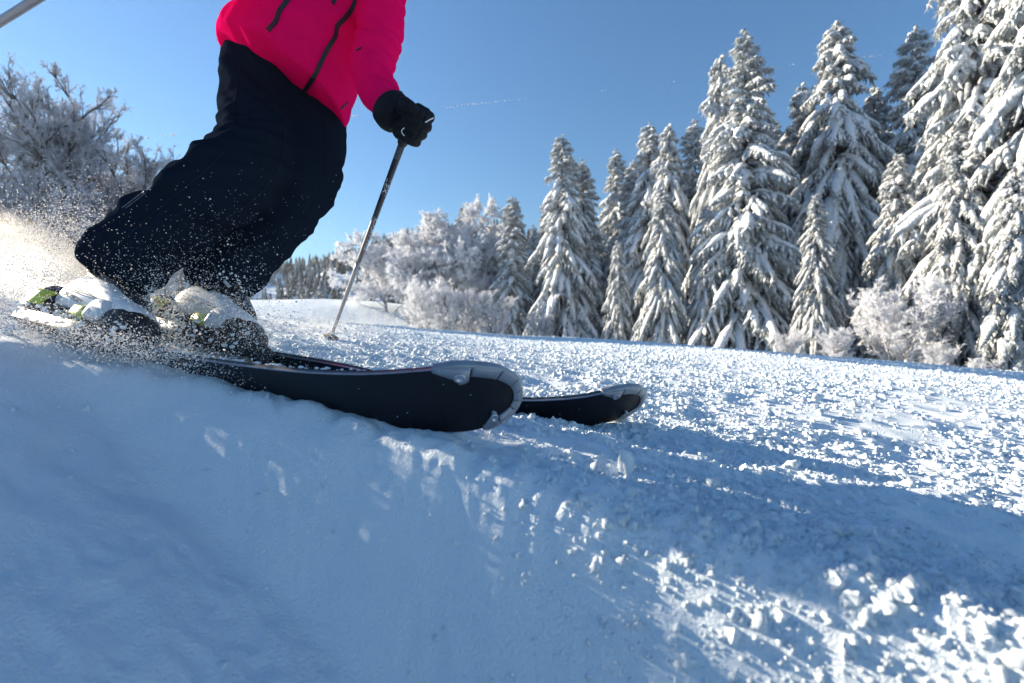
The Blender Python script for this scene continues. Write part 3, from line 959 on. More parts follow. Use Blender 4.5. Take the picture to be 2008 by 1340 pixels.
def fuse(name, mbs, voxel, smooth_it, mat, parent, origin, wrinkle=None, decimate=None):
    """joins overlapping closed shells into one continuous skin"""
    mb = mbs
    me = mb.mesh(name)
    o = bpy.data.objects.new(name, me); COL.objects.link(o)
    m = o.modifiers.new("remesh", 'REMESH'); m.mode = 'VOXEL'; m.voxel_size = voxel
    m = o.modifiers.new("smooth", 'SMOOTH'); m.iterations = smooth_it; m.factor = 0.5
    dg = bpy.context.evaluated_depsgraph_get()
    me2 = bpy.data.meshes.new_from_object(o.evaluated_get(dg))
    bpy.data.objects.remove(o); bpy.data.meshes.remove(me)
    n = len(me2.vertices)
    co = np.empty(n * 3, np.float32); me2.vertices.foreach_get("co", co); co = co.reshape(-1, 3)
    if wrinkle is not None:
        no = np.empty(n * 3, np.float32); me2.vertex_normals.foreach_get("vector", no); no = no.reshape(-1, 3)
        co = co + no * wrinkle(co)[:, None]
    co = co - np.array(list(origin), np.float32)
    me2.vertices.foreach_set("co", co.astype(np.float32).ravel())
    me2.polygons.foreach_set("use_smooth", np.ones(len(me2.polygons), dtype=bool))
    me2.update(); me2.name = name
    me2.materials.clear(); me2.materials.append(mat)
    o = bpy.data.objects.new(name, me2); link(o, parent)
    return o

def bvh_of(o):
    M = o.matrix_world if o.parent is None else Matrix.Translation(o.parent.location) @ Matrix.Translation(o.location)
    me = o.data
    return BVHTree.FromPolygons([M @ v.co for v in me.vertices], [tuple(p.vertices) for p in me.polygons])

CAMV = Vector((0, 0, CAMZ))
def hit(bvh, px, py):
    d = (P(px, py, 1.0) - CAMV).normalized()
    loc, no, i, dist = bvh.ray_cast(CAMV, d)
    if loc is None: return None, None
    if no.dot(d) > 0: no = -no
    return loc, no

def strip_on(bvh, pts, width, thick, name, mat, parent, n=40):
    """a raised tape that lies on a garment"""
    pl = catmull([Vector((a, b, 0)) for a, b in pts], max(3, n // (len(pts) - 1)))
    H = [hit(bvh, p.x, p.y) for p in pl]
    H = [h for h in H if h[0] is not None]
    rings = []
    for i, (p, no) in enumerate(H):
        T = (H[min(i + 1, len(H) - 1)][0] - H[max(i - 1, 0)][0]).normalized()
        s = T.cross(no).normalized()
        o = p - parent.location
        rings.append([list(o + s * width / 2 - no * 0.003), list(o + s * width / 2 + no * thick), list(o - s * width / 2 + no * thick), list(o - s * width / 2 - no * 0.003)])
    return MB().loft(rings).build(name, mat, parent, smooth=False)

def text_mesh(txt, size=1.0, shear=0.0, ext=0.0):
    cu = bpy.data.curves.new("text", 'FONT'); cu.body = txt; cu.size = size; cu.shear = shear; cu.extrude = ext; cu.resolution_u = 3
    cu.align_x = 'LEFT'; cu.align_y = 'CENTER'
    o = bpy.data.objects.new("text", cu); COL.objects.link(o)
    dg = bpy.context.evaluated_depsgraph_get()
    me = bpy.data.meshes.new_from_object(o.evaluated_get(dg))
    bpy.data.objects.remove(o)
    return me

def decal(bvh, me, p0, pu, pv, lift, name, mat, parent, origin=None):
    """wraps a flat print (u,v) on a garment: pixel = p0 + u*pu + v*pv"""
    ok = True
    V = []
    for v in me.vertices:
        x = p0[0] + v.co.x * pu[0] + v.co.y * pv[0]; y = p0[1] + v.co.x * pu[1] + v.co.y * pv[1]
        l, no = hit(bvh, x, y)
        V.append((l + no * lift - (origin or parent.location)) if l is not None else None)
    bm = bmesh.new(); bm.from_mesh(me); bm.verts.ensure_lookup_table()
    dead = []
    for v, q in zip(bm.verts, V):
        if q is None: dead.append(v)
        else: v.co = q
    bmesh.ops.delete(bm, geom=dead, context='VERTS')
    m2 = bpy.data.meshes.new(name); bm.to_mesh(m2); bm.free(); m2.materials.clear()
    return mesh_obj(name, m2, mat, parent)

M_PANT = simple("trouser_cloth", (0.010, 0.015, 0.026), 0.85, spec=0.0, bump=0.3, bscale=1200)
M_JACKET = simple("jacket_cloth", (0.98, 0.008, 0.17), 0.8, spec=0.0, bump=0.35, bscale=1500)
translucent_mix(M_JACKET, 0.38, (1.0, 0.015, 0.17))
M_BLACK = simple("black_tape", (0.010, 0.010, 0.013), 0.5, bump=0.3, bscale=900)
M_GLOVE = simple("glove_fabric", (0.006, 0.008, 0.012), 0.7, bump=0.6, bscale=500, spec=0.2)
M_SHELLW = simple("boot_shell_white", (0.62, 0.66, 0.70), 0.35, var=0.06, vscale=20, coat=0.2)
M_BBLACK = simple("boot_black", (0.012, 0.013, 0.016), 0.45, bump=0.2, bscale=300)
M_GREEN = simple("boot_lime", (0.42, 0.50, 0.06), 0.5, var=0.15, vscale=40)
M_PALE = simple("pale_plastic", (0.50, 0.56, 0.60), 0.4)
M_SKIN = simple("skin", (0.50, 0.30, 0.22), 0.5)
M_PRINT = simple("white_print", (0.75, 0.76, 0.78), 0.6)
M_DARKPRINT = simple("dark_print", (0.03, 0.04, 0.06), 0.6)

person = empty("person", (P(300, 690, 1.1)))
tag(person, "skier in pink jacket and black trousers leaning through a turn", "person")
O = person.location

def wr(co, a, f, ph):
    return a * vnoise(co[:, 0] * f + ph, (co[:, 2] * 1.3 + co[:, 1] * 0.6) * f, int(ph))

# trousers ----------------------------------------------------------------
legA = [(534, 110, 78, 1.52), (520, 160, 78, 1.49), (511, 210, 72, 1.46), (509, 262, 67, 1.38), (487, 324, 75, 1.26), (432, 368, 78, 1.15), (347, 430, 74, 1.11), (270, 496, 75, 1.08), (232, 530, 72, 1.06), (216, 546, 58, 1.05)]
legB = [(610, 140, 80, 1.57), (604, 210, 76, 1.56), (597, 290, 75, 1.51), (582, 355, 77, 1.43), (538, 420, 72, 1.37), (487, 482, 68, 1.32), (445, 533, 67, 1.27), (425, 560, 61, 1.25), (412, 577, 52, 1.24)]
tb = MB()
tb.loft(px_limb(legA, 0.9)); tb.loft(px_limb(legB, 0.9))
tb.loft(px_limb([(560, 60, 90, 1.53), (558, 120, 108, 1.53), (572, 165, 95, 1.53), (590, 205, 66, 1.53)], 0.6))
def w_pant(co):
    x, y, z = co[:, 0], co[:, 1], co[:, 2]
    # folds across the shin and round the knee
    a = (x * 0.72 + z * 0.70)
    w = 0.0075 * vnoise(a * 15, y * 6 + x * 5, 61) + 0.0050 * vnoise(a * 38 + 3, y * 10 + z * 6, 62)
    front = smooth01((1.42 - y) / 0.12)
    w += front * 0.010 * vnoise(x * 10 + z * 4, z * 22 - x * 12, 64)
    knee = np.exp(-((z - 0.55) / 0.12) ** 2)
    w += knee * 0.0045 * np.sin(a * 62 + 3 * vnoise(x * 9, y * 9, 63))
    return w
trousers = fuse("trousers", tb, 0.0078, 4, M_PANT, person, O, w_pant)
b_tr = bvh_of(trousers)

def seam(pts, name, w, t=0.0016):
    strip_on(b_tr, pts, w, t, name, M_SEAM, person, 60)
M_SEAM = simple("trouser_seam", (0.015, 0.020, 0.031), 0.8, spec=0.0)
seam([(560, 190), (558, 250), (550, 320), (516, 372), (452, 424), (390, 470), (335, 520), (318, 545)], "side_seam", 0.0035)
seam([(470, 130), (462, 200), (455, 262), (430, 310), (372, 362), (300, 420), (236, 476), (205, 506)], "leg_seam", 0.003)
seam([(640, 240), (640, 300), (634, 350), (612, 405), (580, 455), (540, 505), (500, 552)], "leg_seam", 0.003)
seam([(172, 478), (205, 506), (250, 540), (290, 562)], "hem_band", 0.006)
seam([(392, 528), (430, 558), (475, 582)], "hem_band", 0.006)

# jacket --------------------------------------------------------------------
jb = MB()
def jring(px, py, d, du, ru, rv, m=40):
    """ring centre, image direction of its long axis, radii in metres"""
    c = P(px, py, d); u = Vector((du[0], 0.0, -du[1])).normalized() * ru
    k = float(smooth01(np.array((py + 20) / 150.0)))
    v = Vector((-0.02 * k, -1, -0.12 + 0.42 * k)).normalized() * rv
    return ellipse_ring(c, u, v, m)
rings_in = [(556, 166, 1.47, (0.90, 0.43), 0.204, 0.195), (562, 150, 1.47, (0.91, 0.41), 0.206, 0.200), (586, 108, 1.47, (0.94, 0.33), 0.192, 0.190), (612, 62, 1.48, (0.97, 0.24), 0.178, 0.165),
            (630, 10, 1.49, (0.99, 0.12), 0.166, 0.145), (628, -50, 1.50, (1, 0.02), 0.205, 0.150), (645, -110, 1.50, (1, -0.05), 0.205, 0.135), (655, -150, 1.50, (1, -0.08), 0.15, 0.10), (662, -178, 1.50, (1, -0.1), 0.085, 0.08)]
rr_ = []
for a, b in zip(rings_in, rings_in[1:]):
    for k in range(4):
        f = k / 4
        rr_.append(jring(a[0] + (b[0] - a[0]) * f, a[1] + (b[1] - a[1]) * f, a[2] + (b[2] - a[2]) * f, (a[3][0] + (b[3][0] - a[3][0]) * f, a[3][1] + (b[3][1] - a[3][1]) * f), a[4] + (b[4] - a[4]) * f, a[5] + (b[5] - a[5]) * f))
jb.loft(rr_)
armL = [(730, -95, 50, 1.50), (748, -40, 48, 1.47), (748, 20, 46, 1.42), (742, 75, 43, 1.37), (732, 125, 42, 1.32), (736, 165, 40, 1.28), (754, 200, 37, 1.25), (770, 222, 35, 1.23)]
jb.loft(px_limb(armL, 1.0))
armR = [(560, -100, 52, 1.48), (500, -125, 50, 1.42), (430, -150, 48, 1.30), (370, -150, 47, 1.15), (325, -120, 44, 1.02)]
jb.loft(px_limb(armR, 1.0))
def w_jack(co):
    x, y, z = co[:, 0], co[:, 1], co[:, 2]
    w = 0.007 * vnoise(x * 9 + z * 5, z * 8 - x * 4, 71) + 0.0038 * vnoise(x * 22, z * 24 + y * 9, 72)
    arm = smooth01((x + 0.52) / 0.05)
    w += arm * (0.0035 * vnoise(x * 8, z * 34 + x * 25, 73) + 0.0025 * np.sin(z * 80 + x * 60 + 4 * vnoise(x * 12, z * 12, 74)))
    # diagonal creases from the hip to the zip
    w += (1 - arm) * 0.0035 * vnoise((x + z) * 6, (x - z) * 30 * 0.6, 75)
    return w
jacket = fuse("jacket", jb, 0.0078, 4, M_JACKET, person, O, w_jack)
b_j = bvh_of(jacket)
strip_on(b_j, [(699, -8), (692, 14), (676, 36), (661, 52), (657, 72), (640, 100), (617, 148), (594, 184)], 0.0125, 0.003, "front_zip", M_BLACK, person, 70)
strip_on(b_j, [(574, -14), (560, 6), (548, 22), (541, 42), (525, 60)], 0.012, 0.003, "pocket_zip", M_BLACK, person)
strip_on(b_j, [(660, -12), (653, 8)], 0.011, 0.003, "chest_zip", M_BLACK, person, 12)
strip_on(b_j, [(699, 101), (709, 94)], 0.006, 0.003, "hem_toggle", M_BLACK, person, 8)
strip_on(b_j, [(668, 213), (681, 202)], 0.004, 0.003, "hem_cord", M_BLACK, person, 10)
strip_on(b_j, [(740, 218), (752, 221)], 0.004, 0.003, "cuff_tab", M_DARKPRINT, person, 8)

# body under the clothes: head, neck, chest, one continuous skin --------------
bb = MB()
hc = P(690, -262, 1.46)
ball(bb, hc, 0.078, 0.095, 0.115)
ball(bb, hc + Vector((0.012, -0.085, -0.062)), 0.022, 0.02, 0.012)       # mouth and chin
ball(bb, hc + Vector((0.012, -0.10, -0.018)), 0.013, 0.02, 0.022)        # nose
ball(bb, hc + Vector((-0.078, 0.0, -0.01)), 0.01, 0.018, 0.03); ball(bb, hc + Vector((0.08, 0.0, -0.01)), 0.01, 0.018, 0.03)
bb.loft(px_limb([(690, -215, 34, 1.47), (668, -165, 38, 1.5), (640, -60, 70, 1.5), (600, 60, 75, 1.5)], 0.9))
fuse("body", bb, 0.007, 3, M_SKIN, person, O)
hb = MB(); ball(hb, hc + Vector((0, 0.02, 0.04)), 0.115, 0.135, 0.115)
helm = hb.build("helmet", simple("helmet_black", (0.02, 0.02, 0.025), 0.3, coat=0.5), person); helm.location = -O
gb = MB(); gb.loft([[list(hc + Vector((0.09 * s * math.cos(t), -0.088 - 0.035 * e, 0.012 + 0.045 * s * math.sin(t)))) for t in np.arange(24) / 24 * 6.283] for s, e in ((1.0, -0.6), (1.05, 0.3), (0.9, 0.7), (0.4, 0.9))])
gog = gb.build("goggles", simple("goggle_lens", (0.25, 0.08, 0.02), 0.1, 0.9), person); gog.location = -O

# ------------------------------------------------------------------ ski pole in the left hand
hand = P(800, 240, 1.235)
_d = 1.4
while _d < 3.5:
    _p = P(648, 661, _d)
    if _p.z < float(ground_z(_p.x, _p.y)[0]) + 0.012: break
    _d += 0.005
_tan = (P(648, 664, _d) - P(789, 281, 1.262)).normalized()
tipw = P(648, 664, _d) + _tan * 0.05

grip_lo = P(789, 281, 1.262)
M_SHAFTD = simple("pole_black", (0.016, 0.020, 0.028), 0.3, coat=0.4)
M_SHAFTG = simple("pole_grey", (0.30, 0.30, 0.32), 0.32, 0.7, var=0.1, vscale=30)
def make_pole(label, top, tip, r0, r1, dark_end, mid_end):
    root = empty("ski_pole", tip); tag(root, label, "ski pole", "ski poles carried by the skier")
    ax = (tip - top); L = ax.length; ax.normalize()
    def pt(t): return top + ax * (L * t) - tip
    def rr(t): return r0 + (r1 - r0) * t
    MB().tube([pt(t) for t in np.linspace(0.0, dark_end, 8)], [rr(t) for t in np.linspace(0.0, dark_end, 8)], 16).build("upper_shaft", M_SHAFTD, root)
    MB().tube([pt(t) for t in np.linspace(dark_end, 0.965, 12)], [rr(t) * 0.985 for t in np.linspace(dark_end, 0.965, 12)], 16).build("lower_shaft", M_SHAFTG, root)
    MB().tube([pt(t) for t in (0.955, 0.985, 1.0)], [r1 * 0.8, r1 * 0.7, 0.001], 10).build("steel_tip", M_STEEL, root)
    g = MB(); 
    ts = [-0.085, -0.083, -0.07, -0.055, -0.035, -0.015, 0.0, 0.008]
    g.tube([pt(t) for t in ts], [0.006, 0.017, 0.019, 0.015, 0.0165, 0.015, 0.014, 0.010], 16)
    g.build("grip", M_BLACK, root)
    # basket: hub and lobed plate
    u = ax.cross(Vector((0, 1, 0))).normalized(); v = ax.cross(u).normalized()
    b = MB(); c = pt(0.955); rings = []
    for rad, off in ((0.008, -0.024), (0.012, -0.012), (0.026, -0.009), (0.032, 0.000), (0.028, 0.010), (0.012, 0.012), (0.008, 0.018)):
        rings.append([list(c + ax * off + (u * math.cos(a) + v * math.sin(a)) * rad * (1 + (0.10 * math.sin(5 * a) if rad > 0.02 else 0))) for a in np.arange(30) / 30 * 6.283])
    b.loft(rings); bo = b.build("basket", simple("basket_dark", (0.06, 0.06, 0.065), 0.6, var=0.5, vscale=60), root)
    # snow caked on the basket
    sn = MB()
    for k in range(9):
        a = k * 0.9; q = 0.006 + 0.005 * (k % 3) / 2; ball(sn, c + (u * math.cos(a) + v * math.sin(a)) * (0.012 + 0.004 * (k % 4)) + Vector((0, 0, -0.004 + 0.006 * (k % 3))), q * 1.2, q, q, 8, 6)
    sn.build("caked_snow", M_CRUMB, bo)
    return root, top, ax, L, rr
top1 = grip_lo
pole, ptop, pax, pL, prr = make_pole("black and grey ski pole planted in the snow by the gloved fist", top1, tipw, 0.0098, 0.0062, 0.475, 0.5)
def pole_text(txt, t0, size, flip, name, squeeze=1.0, off=0.0, col=M_PRINT):
    """letters wrapped round the shaft, on the side turned to the camera"""
    me = text_mesh(txt, size, 0.12)
    c0 = ptop + pax * (pL * t0)
    view = (CAMV - c0).normalized(); nrm = (view - pax * view.dot(pax)).normalized(); side = pax.cross(nrm).normalized()
    for v in me.vertices:
        s = v.co.x * squeeze; a = (v.co.y + off) / prr(t0)
        rad = prr(t0 + s / pL) + 0.0006
        d = nrm * math.cos(a) + side * math.sin(a) * flip
        v.co = c0 + pax * s + d * rad - pole.location
    me.materials.clear()
    return mesh_obj(name, me, col, pole)
pole_text("LEKI", 0.115, 0.018, -1, "lettering", 1.9)
pole_text("LITE", 0.02, 0.010, -1, "lettering", 1.5, 0.0, simple("grey_print", (0.2, 0.22, 0.25), 0.6))
# grey panel and outlined block letters lower on the black part
mb = MB()
c0 = ptop; 
view = (CAMV - (ptop + pax * (pL * 0.35))).normalized(); nrm = (view - pax * view.dot(pax)).normalized(); side = pax.cross(nrm).normalized()
rings = []
for t in np.linspace(0.265, 0.473, 20):
    rings.append([list(ptop + pax * (pL * t) + (nrm * math.cos(a) + side * math.sin(a)) * (prr(t) + 0.0004) - pole.location) for a in np.linspace(-0.2, 1.1, 8)] +
                 [list(ptop + pax * (pL * t) + (nrm * math.cos(a) + side * math.sin(a)) * (prr(t) - 0.001) - pole.location) for a in np.linspace(1.1, -0.2, 8)])
mb.loft(rings); mb.build("grey_panel", simple("panel_grey", (0.16, 0.155, 0.165), 0.4), pole)
me = None
pole_text("CARVING", 0.268, 0.013, -1, "lettering", 2.6, 0.0052)

# second pole, swung out by the other hand
make_pole("silver ski pole crossing the top left corner of the picture", P(210, -88, 0.92), P(-620, 430, 1.15), 0.0088, 0.0062, 0.05, 0.1)

# ------------------------------------------------------------------ gloves
def glove(wrist, palm_c, grip_top, grip_bot, out, name="glove", thumb=True):
    """fist closed round a grip; out = direction from the wrist to the knuckles"""
    ax = (grip_top - grip_bot).normalized()
    out = (out - ax * out.dot(ax)).normalized()
    fwd = ax.cross(out).normalized()
    if fwd.y > 0: fwd = -fwd                       # side of the fist seen by the camera
    mb = MB()
    # back of the hand and palm
    pc = (grip_top + grip_bot) / 2
    def el(c, a, b, cc, m=18, n=10):
        rings = []
        for i in range(n + 1):
            t = -math.pi / 2 + math.pi * i / n; cr = max(0.03, math.cos(t))
            rings.append(ellipse_ring(c + ax * (cc * math.sin(t)), out * a * cr, fwd * b * cr, m))
        mb.loft(rings)
    el(pc - out * 0.020 - fwd * 0.010, 0.036, 0.034, 0.050)
    el(pc - out * 0.038 - fwd * 0.002, 0.030, 0.034, 0.044)
    # wrist
    mid = pc - out * 0.045
    def chain(ps, rs, m=12):
        C = catmull(ps, 4); R = catmull([Vector((r, 0, 0)) for r in rs], 4); rings = []
        for i, c in enumerate(C):
            T = (C[min(i + 1, len(C) - 1)] - C[max(0, i - 1)]).normalized()
            a = T.orthogonal().normalized(); b = T.cross(a)
            rings.append(ellipse_ring(c, a * R[i].x, b * R[i].x, m))
        mb.loft(rings)
    chain([mid, (mid + wrist) / 2, wrist, wrist + (wrist - mid) * 0.4], [0.036, 0.038, 0.041, 0.043])
    # four fingers: from the knuckle over the outside and back in front of the grip
    for i in range(4):
        h = 0.036 - 0.0245 * i
        c = pc + ax * h
        r = [0.0150, 0.0152, 0.0146, 0.0132][i]; ext = [0.034, 0.038, 0.035, 0.029][i]
        chain([c - out * 0.012 - fwd * 0.034, c + out * ext * 0.72 - fwd * 0.030, c + out * (ext + 0.006) - fwd * 0.004, c + out * ext * 0.78 + fwd * 0.026 , c - out * 0.002 + fwd * 0.034, c - out * 0.020 + fwd * 0.026],
              [r * 1.0, r * 1.08, r * 1.02, r, r * 0.95, r * 0.7])
    # thumb leaves the side of the palm and closes over the first finger
    chain([pc - out * 0.040 + fwd * 0.012 + ax * 0.012, pc - out * 0.026 + fwd * 0.036 + ax * 0.034, pc - out * 0.004 + fwd * 0.050 + ax * 0.040, pc + out * 0.020 + fwd * 0.046 + ax * 0.034],
          [0.022, 0.019, 0.0165, 0.012])
    def wg(co):
        return 0.0012 * vnoise(co[:, 0] * 60, co[:, 2] * 60 + co[:, 1] * 40, 81)
    g = fuse(name, mb, 0.0030, 1, M_GLOVE, person, O, wg)
    return g
wristL = P(770, 219, 1.232)
gt = P(818, 206, 1.215); gb_ = P(790, 272, 1.255)
gL = glove(wristL, None, gt, gb_, (P(850, 250, 1.235) - P(770, 219, 1.232)))
b_g = bvh_of(gL)
# cuff ring, piping and marks of the glove
c = MB(); c.loft(px_limb([(764, 212, 38, 1.236), (772, 221, 39, 1.232), (781, 229, 36, 1.232)], 1.0)); cu = c.build("glove_cuff", M_GLOVE, person); cu.location = -O
strip_on(b_g, [(834, 240), (842, 235), (849, 232)], 0.003, 0.0015, "piping", M_PRINT, person, 9)
strip_on(b_g, [(793, 251), (788, 256), (789, 262), (793, 267)], 0.0022, 0.0015, "piping", M_PRINT, person, 12)
# loop on the sleeve cuff
lp = MB(); lp.tube(catmull([P(777, 181, 1.235), P(785, 180, 1.225), P(791, 187, 1.222), P(794, 195, 1.225)], 5), 0.0025, 8); l = lp.build("cuff_loop", M_BLACK, person); l.location = -O
gR = glove(P(320, -118, 1.01), None, P(262, -150, 0.93) , P(215, -90, 0.945), (P(235, -110, 0.93) - P(320, -118, 1.01)))

# trouser print: two rows of tiny pale marks on the shin
M_FAINT = simple("faint_print", (0.16, 0.17, 0.18), 0.6)
def marks(p0, p1, n, hgt, seed):
    r = random.Random(seed); V = []; Fs = []
    L = math.hypot(p1[0] - p0[0], p1[1] - p0[1]); x = 0
    while x < L:
        w = r.choice([1.2, 1.8, 2.6]); 
        i = len(V); V += [(x, 0, 0), (x + w, 0, 0), (x + w, hgt * r.uniform(0.7, 1), 0), (x, hgt, 0)]; Fs.append((i, i + 1, i + 2, i + 3)); x += w + r.uniform(0.5, 1.4)
    me = bpy.data.meshes.new("marks"); me.from_pydata(V, [], Fs)
    u = ((p1[0] - p0[0]) / L, (p1[1] - p0[1]) / L)
    return decal(b_tr, me, p0, u, (u[1], -u[0]), 0.0015, "printed_mark", M_FAINT, person)
marks((241, 409), (284, 377), 16, 2.6, 1)
marks((247, 410), (286, 381), 16, 2.0, 2)

# ------------------------------------------------------------------ boots and bindings
def boot_frame(mp, s):
    p, T, W, N = mp.frame(s)
    return p + N * 0.0125, T, W, N

def build_boot(mp, s, up_lean, toe_px, heel_px, d_toe, d_heel, up_px, parent_ski, txt):
    toe = P(*toe_px, d_toe); heel = P(*heel_px, d_heel)
    X = (toe - heel).normalized()
    up = Vector(up_px); Z = (up - X * up.dot(X)).normalized()
    Y = Z.cross(X).normalized()
    o = (toe + heel) / 2; sc_ = (toe - heel).length / 0.315
    root = bpy.data.objects.new("ski_boot", None); root.location = o - O; link(root, person)
    def W3(x, y, z): return (X * x + Y * y + Z * z) * sc_
    def sec(x, hw, z0, z1, m=22, pw=2.6):
        ring = []
        for a in np.arange(m) / m * 2 * math.pi:
            ca, sa = math.cos(a), math.sin(a)
            y = hw * math.copysign(abs(ca) ** (2 / pw), ca); z = (z0 + z1) / 2 + (z1 - z0) / 2 * math.copysign(abs(sa) ** (2 / pw), sa)
            ring.append(list(W3(x, y, z)))
        return ring
    # white lower shell
    sh = [(-0.158, 0.018, 0.030, 0.080), (-0.150, 0.031, 0.020, 0.112), (-0.120, 0.037, 0.018, 0.132), (-0.075, 0.040, 0.018, 0.142), (-0.03, 0.043, 0.018, 0.146), (0.02, 0.046, 0.018, 0.128), (0.06, 0.049, 0.018, 0.098), (0.10, 0.050, 0.018, 0.078), (0.135, 0.042, 0.020, 0.064), (0.152, 0.026, 0.024, 0.050)]
    shell = MB().loft([sec(*q) for q in sh]).build("boot_shell", M_SHELLW, root)
    # black instep tongue and cuff
    MB().loft([sec(x, hw, z0, z1) for x, hw, z0, z1 in ((-0.10, 0.040, 0.10, 0.186), (-0.06, 0.043, 0.10, 0.195), (-0.01, 0.044, 0.085, 0.172), (0.035, 0.041, 0.075, 0.138), (0.075, 0.034, 0.065, 0.108), (0.10, 0.024, 0.06, 0.088))]).build("boot_tongue", M_BBLACK, root)
    rings = []
    for k, (x, z, rx, ry) in enumerate(((-0.075, 0.12, 0.072, 0.044), (-0.065, 0.17, 0.070, 0.047), (-0.060, 0.19, 0.058, 0.048), (-0.056, 0.21, 0.050, 0.044), (-0.052, 0.222, 0.040, 0.036))):
        rings.append([list(W3(x + rx * math.cos(a), ry * math.sin(a), z + 0.25 * rx * -math.cos(a))) for a in np.arange(24) / 24 * 6.283])
    MB().loft(rings).build("boot_cuff", M_BBLACK, root)
    # sole lugs
    MB().loft([sec(x, hw, 0.0, z1, pw=5) for x, hw, z1 in ((0.055, 0.036, 0.022), (0.10, 0.036, 0.022), (0.145, 0.034, 0.02), (0.160, 0.026, 0.018))]).build("toe_sole", M_BBLACK, root)
    MB().loft([sec(x, hw, 0.0, z1, pw=5) for x, hw, z1 in ((-0.162, 0.026, 0.03), (-0.15, 0.034, 0.03), (-0.06, 0.034, 0.025))]).build("heel_sole", M_BBLACK, root)
    # buckles on the side turned to the camera (-Y side or +Y, whichever faces it)
    sd = 1 if (Y * 1.0).y < 0 else -1
    def bar(x0, z0, x1, z1, w, y, mat, name, th=0.005):
        a = W3(x0, sd * y, z0); b = W3(x1, sd * y, z1); c = (a + b) / 2; ex = (b - a) / 2; ey = Y * sd * th * sc_ / 2; ez = ex.cross(ey).normalized() * w * sc_ / 2
        return MB().box(c, ex, ey, ez).build(name, mat, root, smooth=False, bevel=0.0015)
    bar(-0.105, 0.172, -0.070, 0.176, 0.011, 0.052, M_PALE, "buckle")
    bar(-0.070, 0.176, -0.015, 0.170, 0.008, 0.052, M_GREEN, "buckle_strap")
    bar(-0.020, 0.150, 0.022, 0.130, 0.009, 0.047, M_PALE, "buckle")
    for k in range(6):
        bar(-0.010 + 0.012 * k, 0.185 - 0.010 * k, -0.003 + 0.012 * k, 0.181 - 0.010 * k, 0.005, 0.040 - 0.002 * k, M_PRINT, "buckle_tooth", 0.006)
    if txt:
        sb = BVHTree.FromPolygons([v.co + o for v in shell.data.vertices], [tuple(p.vertices) for p in shell.data.polygons])
        decal(sb, text_mesh(txt, 1.0), (112, 562), (14.5, 9.0), (14.0, -17.0), 0.0012, "lettering", M_DARKPRINT, root, o)
    # shell seam
    MB().tube([W3(-0.15, sd * 0.037, 0.075), W3(-0.08, sd * 0.043, 0.068), W3(-0.01, sd * 0.046, 0.062), W3(0.05, sd * 0.050, 0.055)], 0.0012 * sc_, 6).build("shell_seam", M_DARKPRINT, root)
    # binding (fixed to the ski, clamped round toe and heel)
    bl = parent_ski.location
    off = o - bl
    def mk(mb, name, mat, par=parent_ski, bevel=0.0):
        mb.V = [v + np.array(list(off)) for v in mb.V]
        return mb.build(name, mat, par, bevel=bevel)
    dome = MB().loft([sec(x, hw, -0.030, z1) for x, hw, z1 in ((0.060, 0.040, 0.020), (0.075, 0.050, 0.046), (0.095, 0.054, 0.060), (0.12, 0.053, 0.062), (0.145, 0.048, 0.056), (0.168, 0.040, 0.040), (0.182, 0.024, 0.012))])
    tp = mk(dome, "toe_binding", M_BBLACK)
    side = MB().loft([sec(x, 0.058, 0.002, z1, pw=6) for x, z1 in ((0.030, 0.046), (0.036, 0.060), (0.078, 0.058), (0.086, 0.044))])
    mk(side, "toe_wing", M_PALE, tp)
    gr = MB().loft([sec(x, 0.052, 0.004, 0.034, pw=6) for x in (-0.025, 0.034)]); mk(gr, "lime_plate", M_GREEN, tp)
    hb_ = MB().loft([sec(x, hw, -0.030, z1) for x, hw, z1 in ((-0.255, 0.022, 0.03), (-0.24, 0.036, 0.07), (-0.20, 0.040, 0.085), (-0.17, 0.038, 0.070), (-0.135, 0.034, 0.03))])
    hp = mk(hb_, "heel_binding", M_BBLACK)
    gr = MB().loft([sec(x, hw, 0.010, 0.060, pw=5) for x, hw in ((-0.212, 0.042), (-0.205, 0.0445), (-0.168, 0.0445), (-0.162, 0.040))]); mk(gr, "lime_cap", M_GREEN, hp)
    pl = MB().loft([sec(x, 0.037, -0.034, 0.0, pw=8) for x in (-0.23, 0.215)]); mk(pl, "riser_plate", M_BBLACK)
    # snow caked over the binding
    cs = MB(); r = random.Random(len(label_seed)); label_seed.append(1)
    for k in range(60):
        x = r.uniform(-0.23, 0.18); z = r.uniform(-0.032, 0.02) - 0.01 * r.random(); q = r.uniform(0.002, 0.006)
        cc = W3(x, sd * r.uniform(0.034, 0.056), z); ball(cs, cc, q * 1.3, q, q * 0.8, 8, 5)
    mk(cs, "caked_snow", M_CRUMB)["kind"] = "stuff"
    return root
label_seed = []
build_boot(map_n, 0.95, 0, (272, 664), (104, 624), 0.99, 1.08, (0.34, 0.42, 0.84), ski_n, "salomon")
build_boot(map_f, 1.0, 0, (495, 674), (328, 632), 1.13, 1.21, (0.34, 0.42, 0.84), ski_f, "")

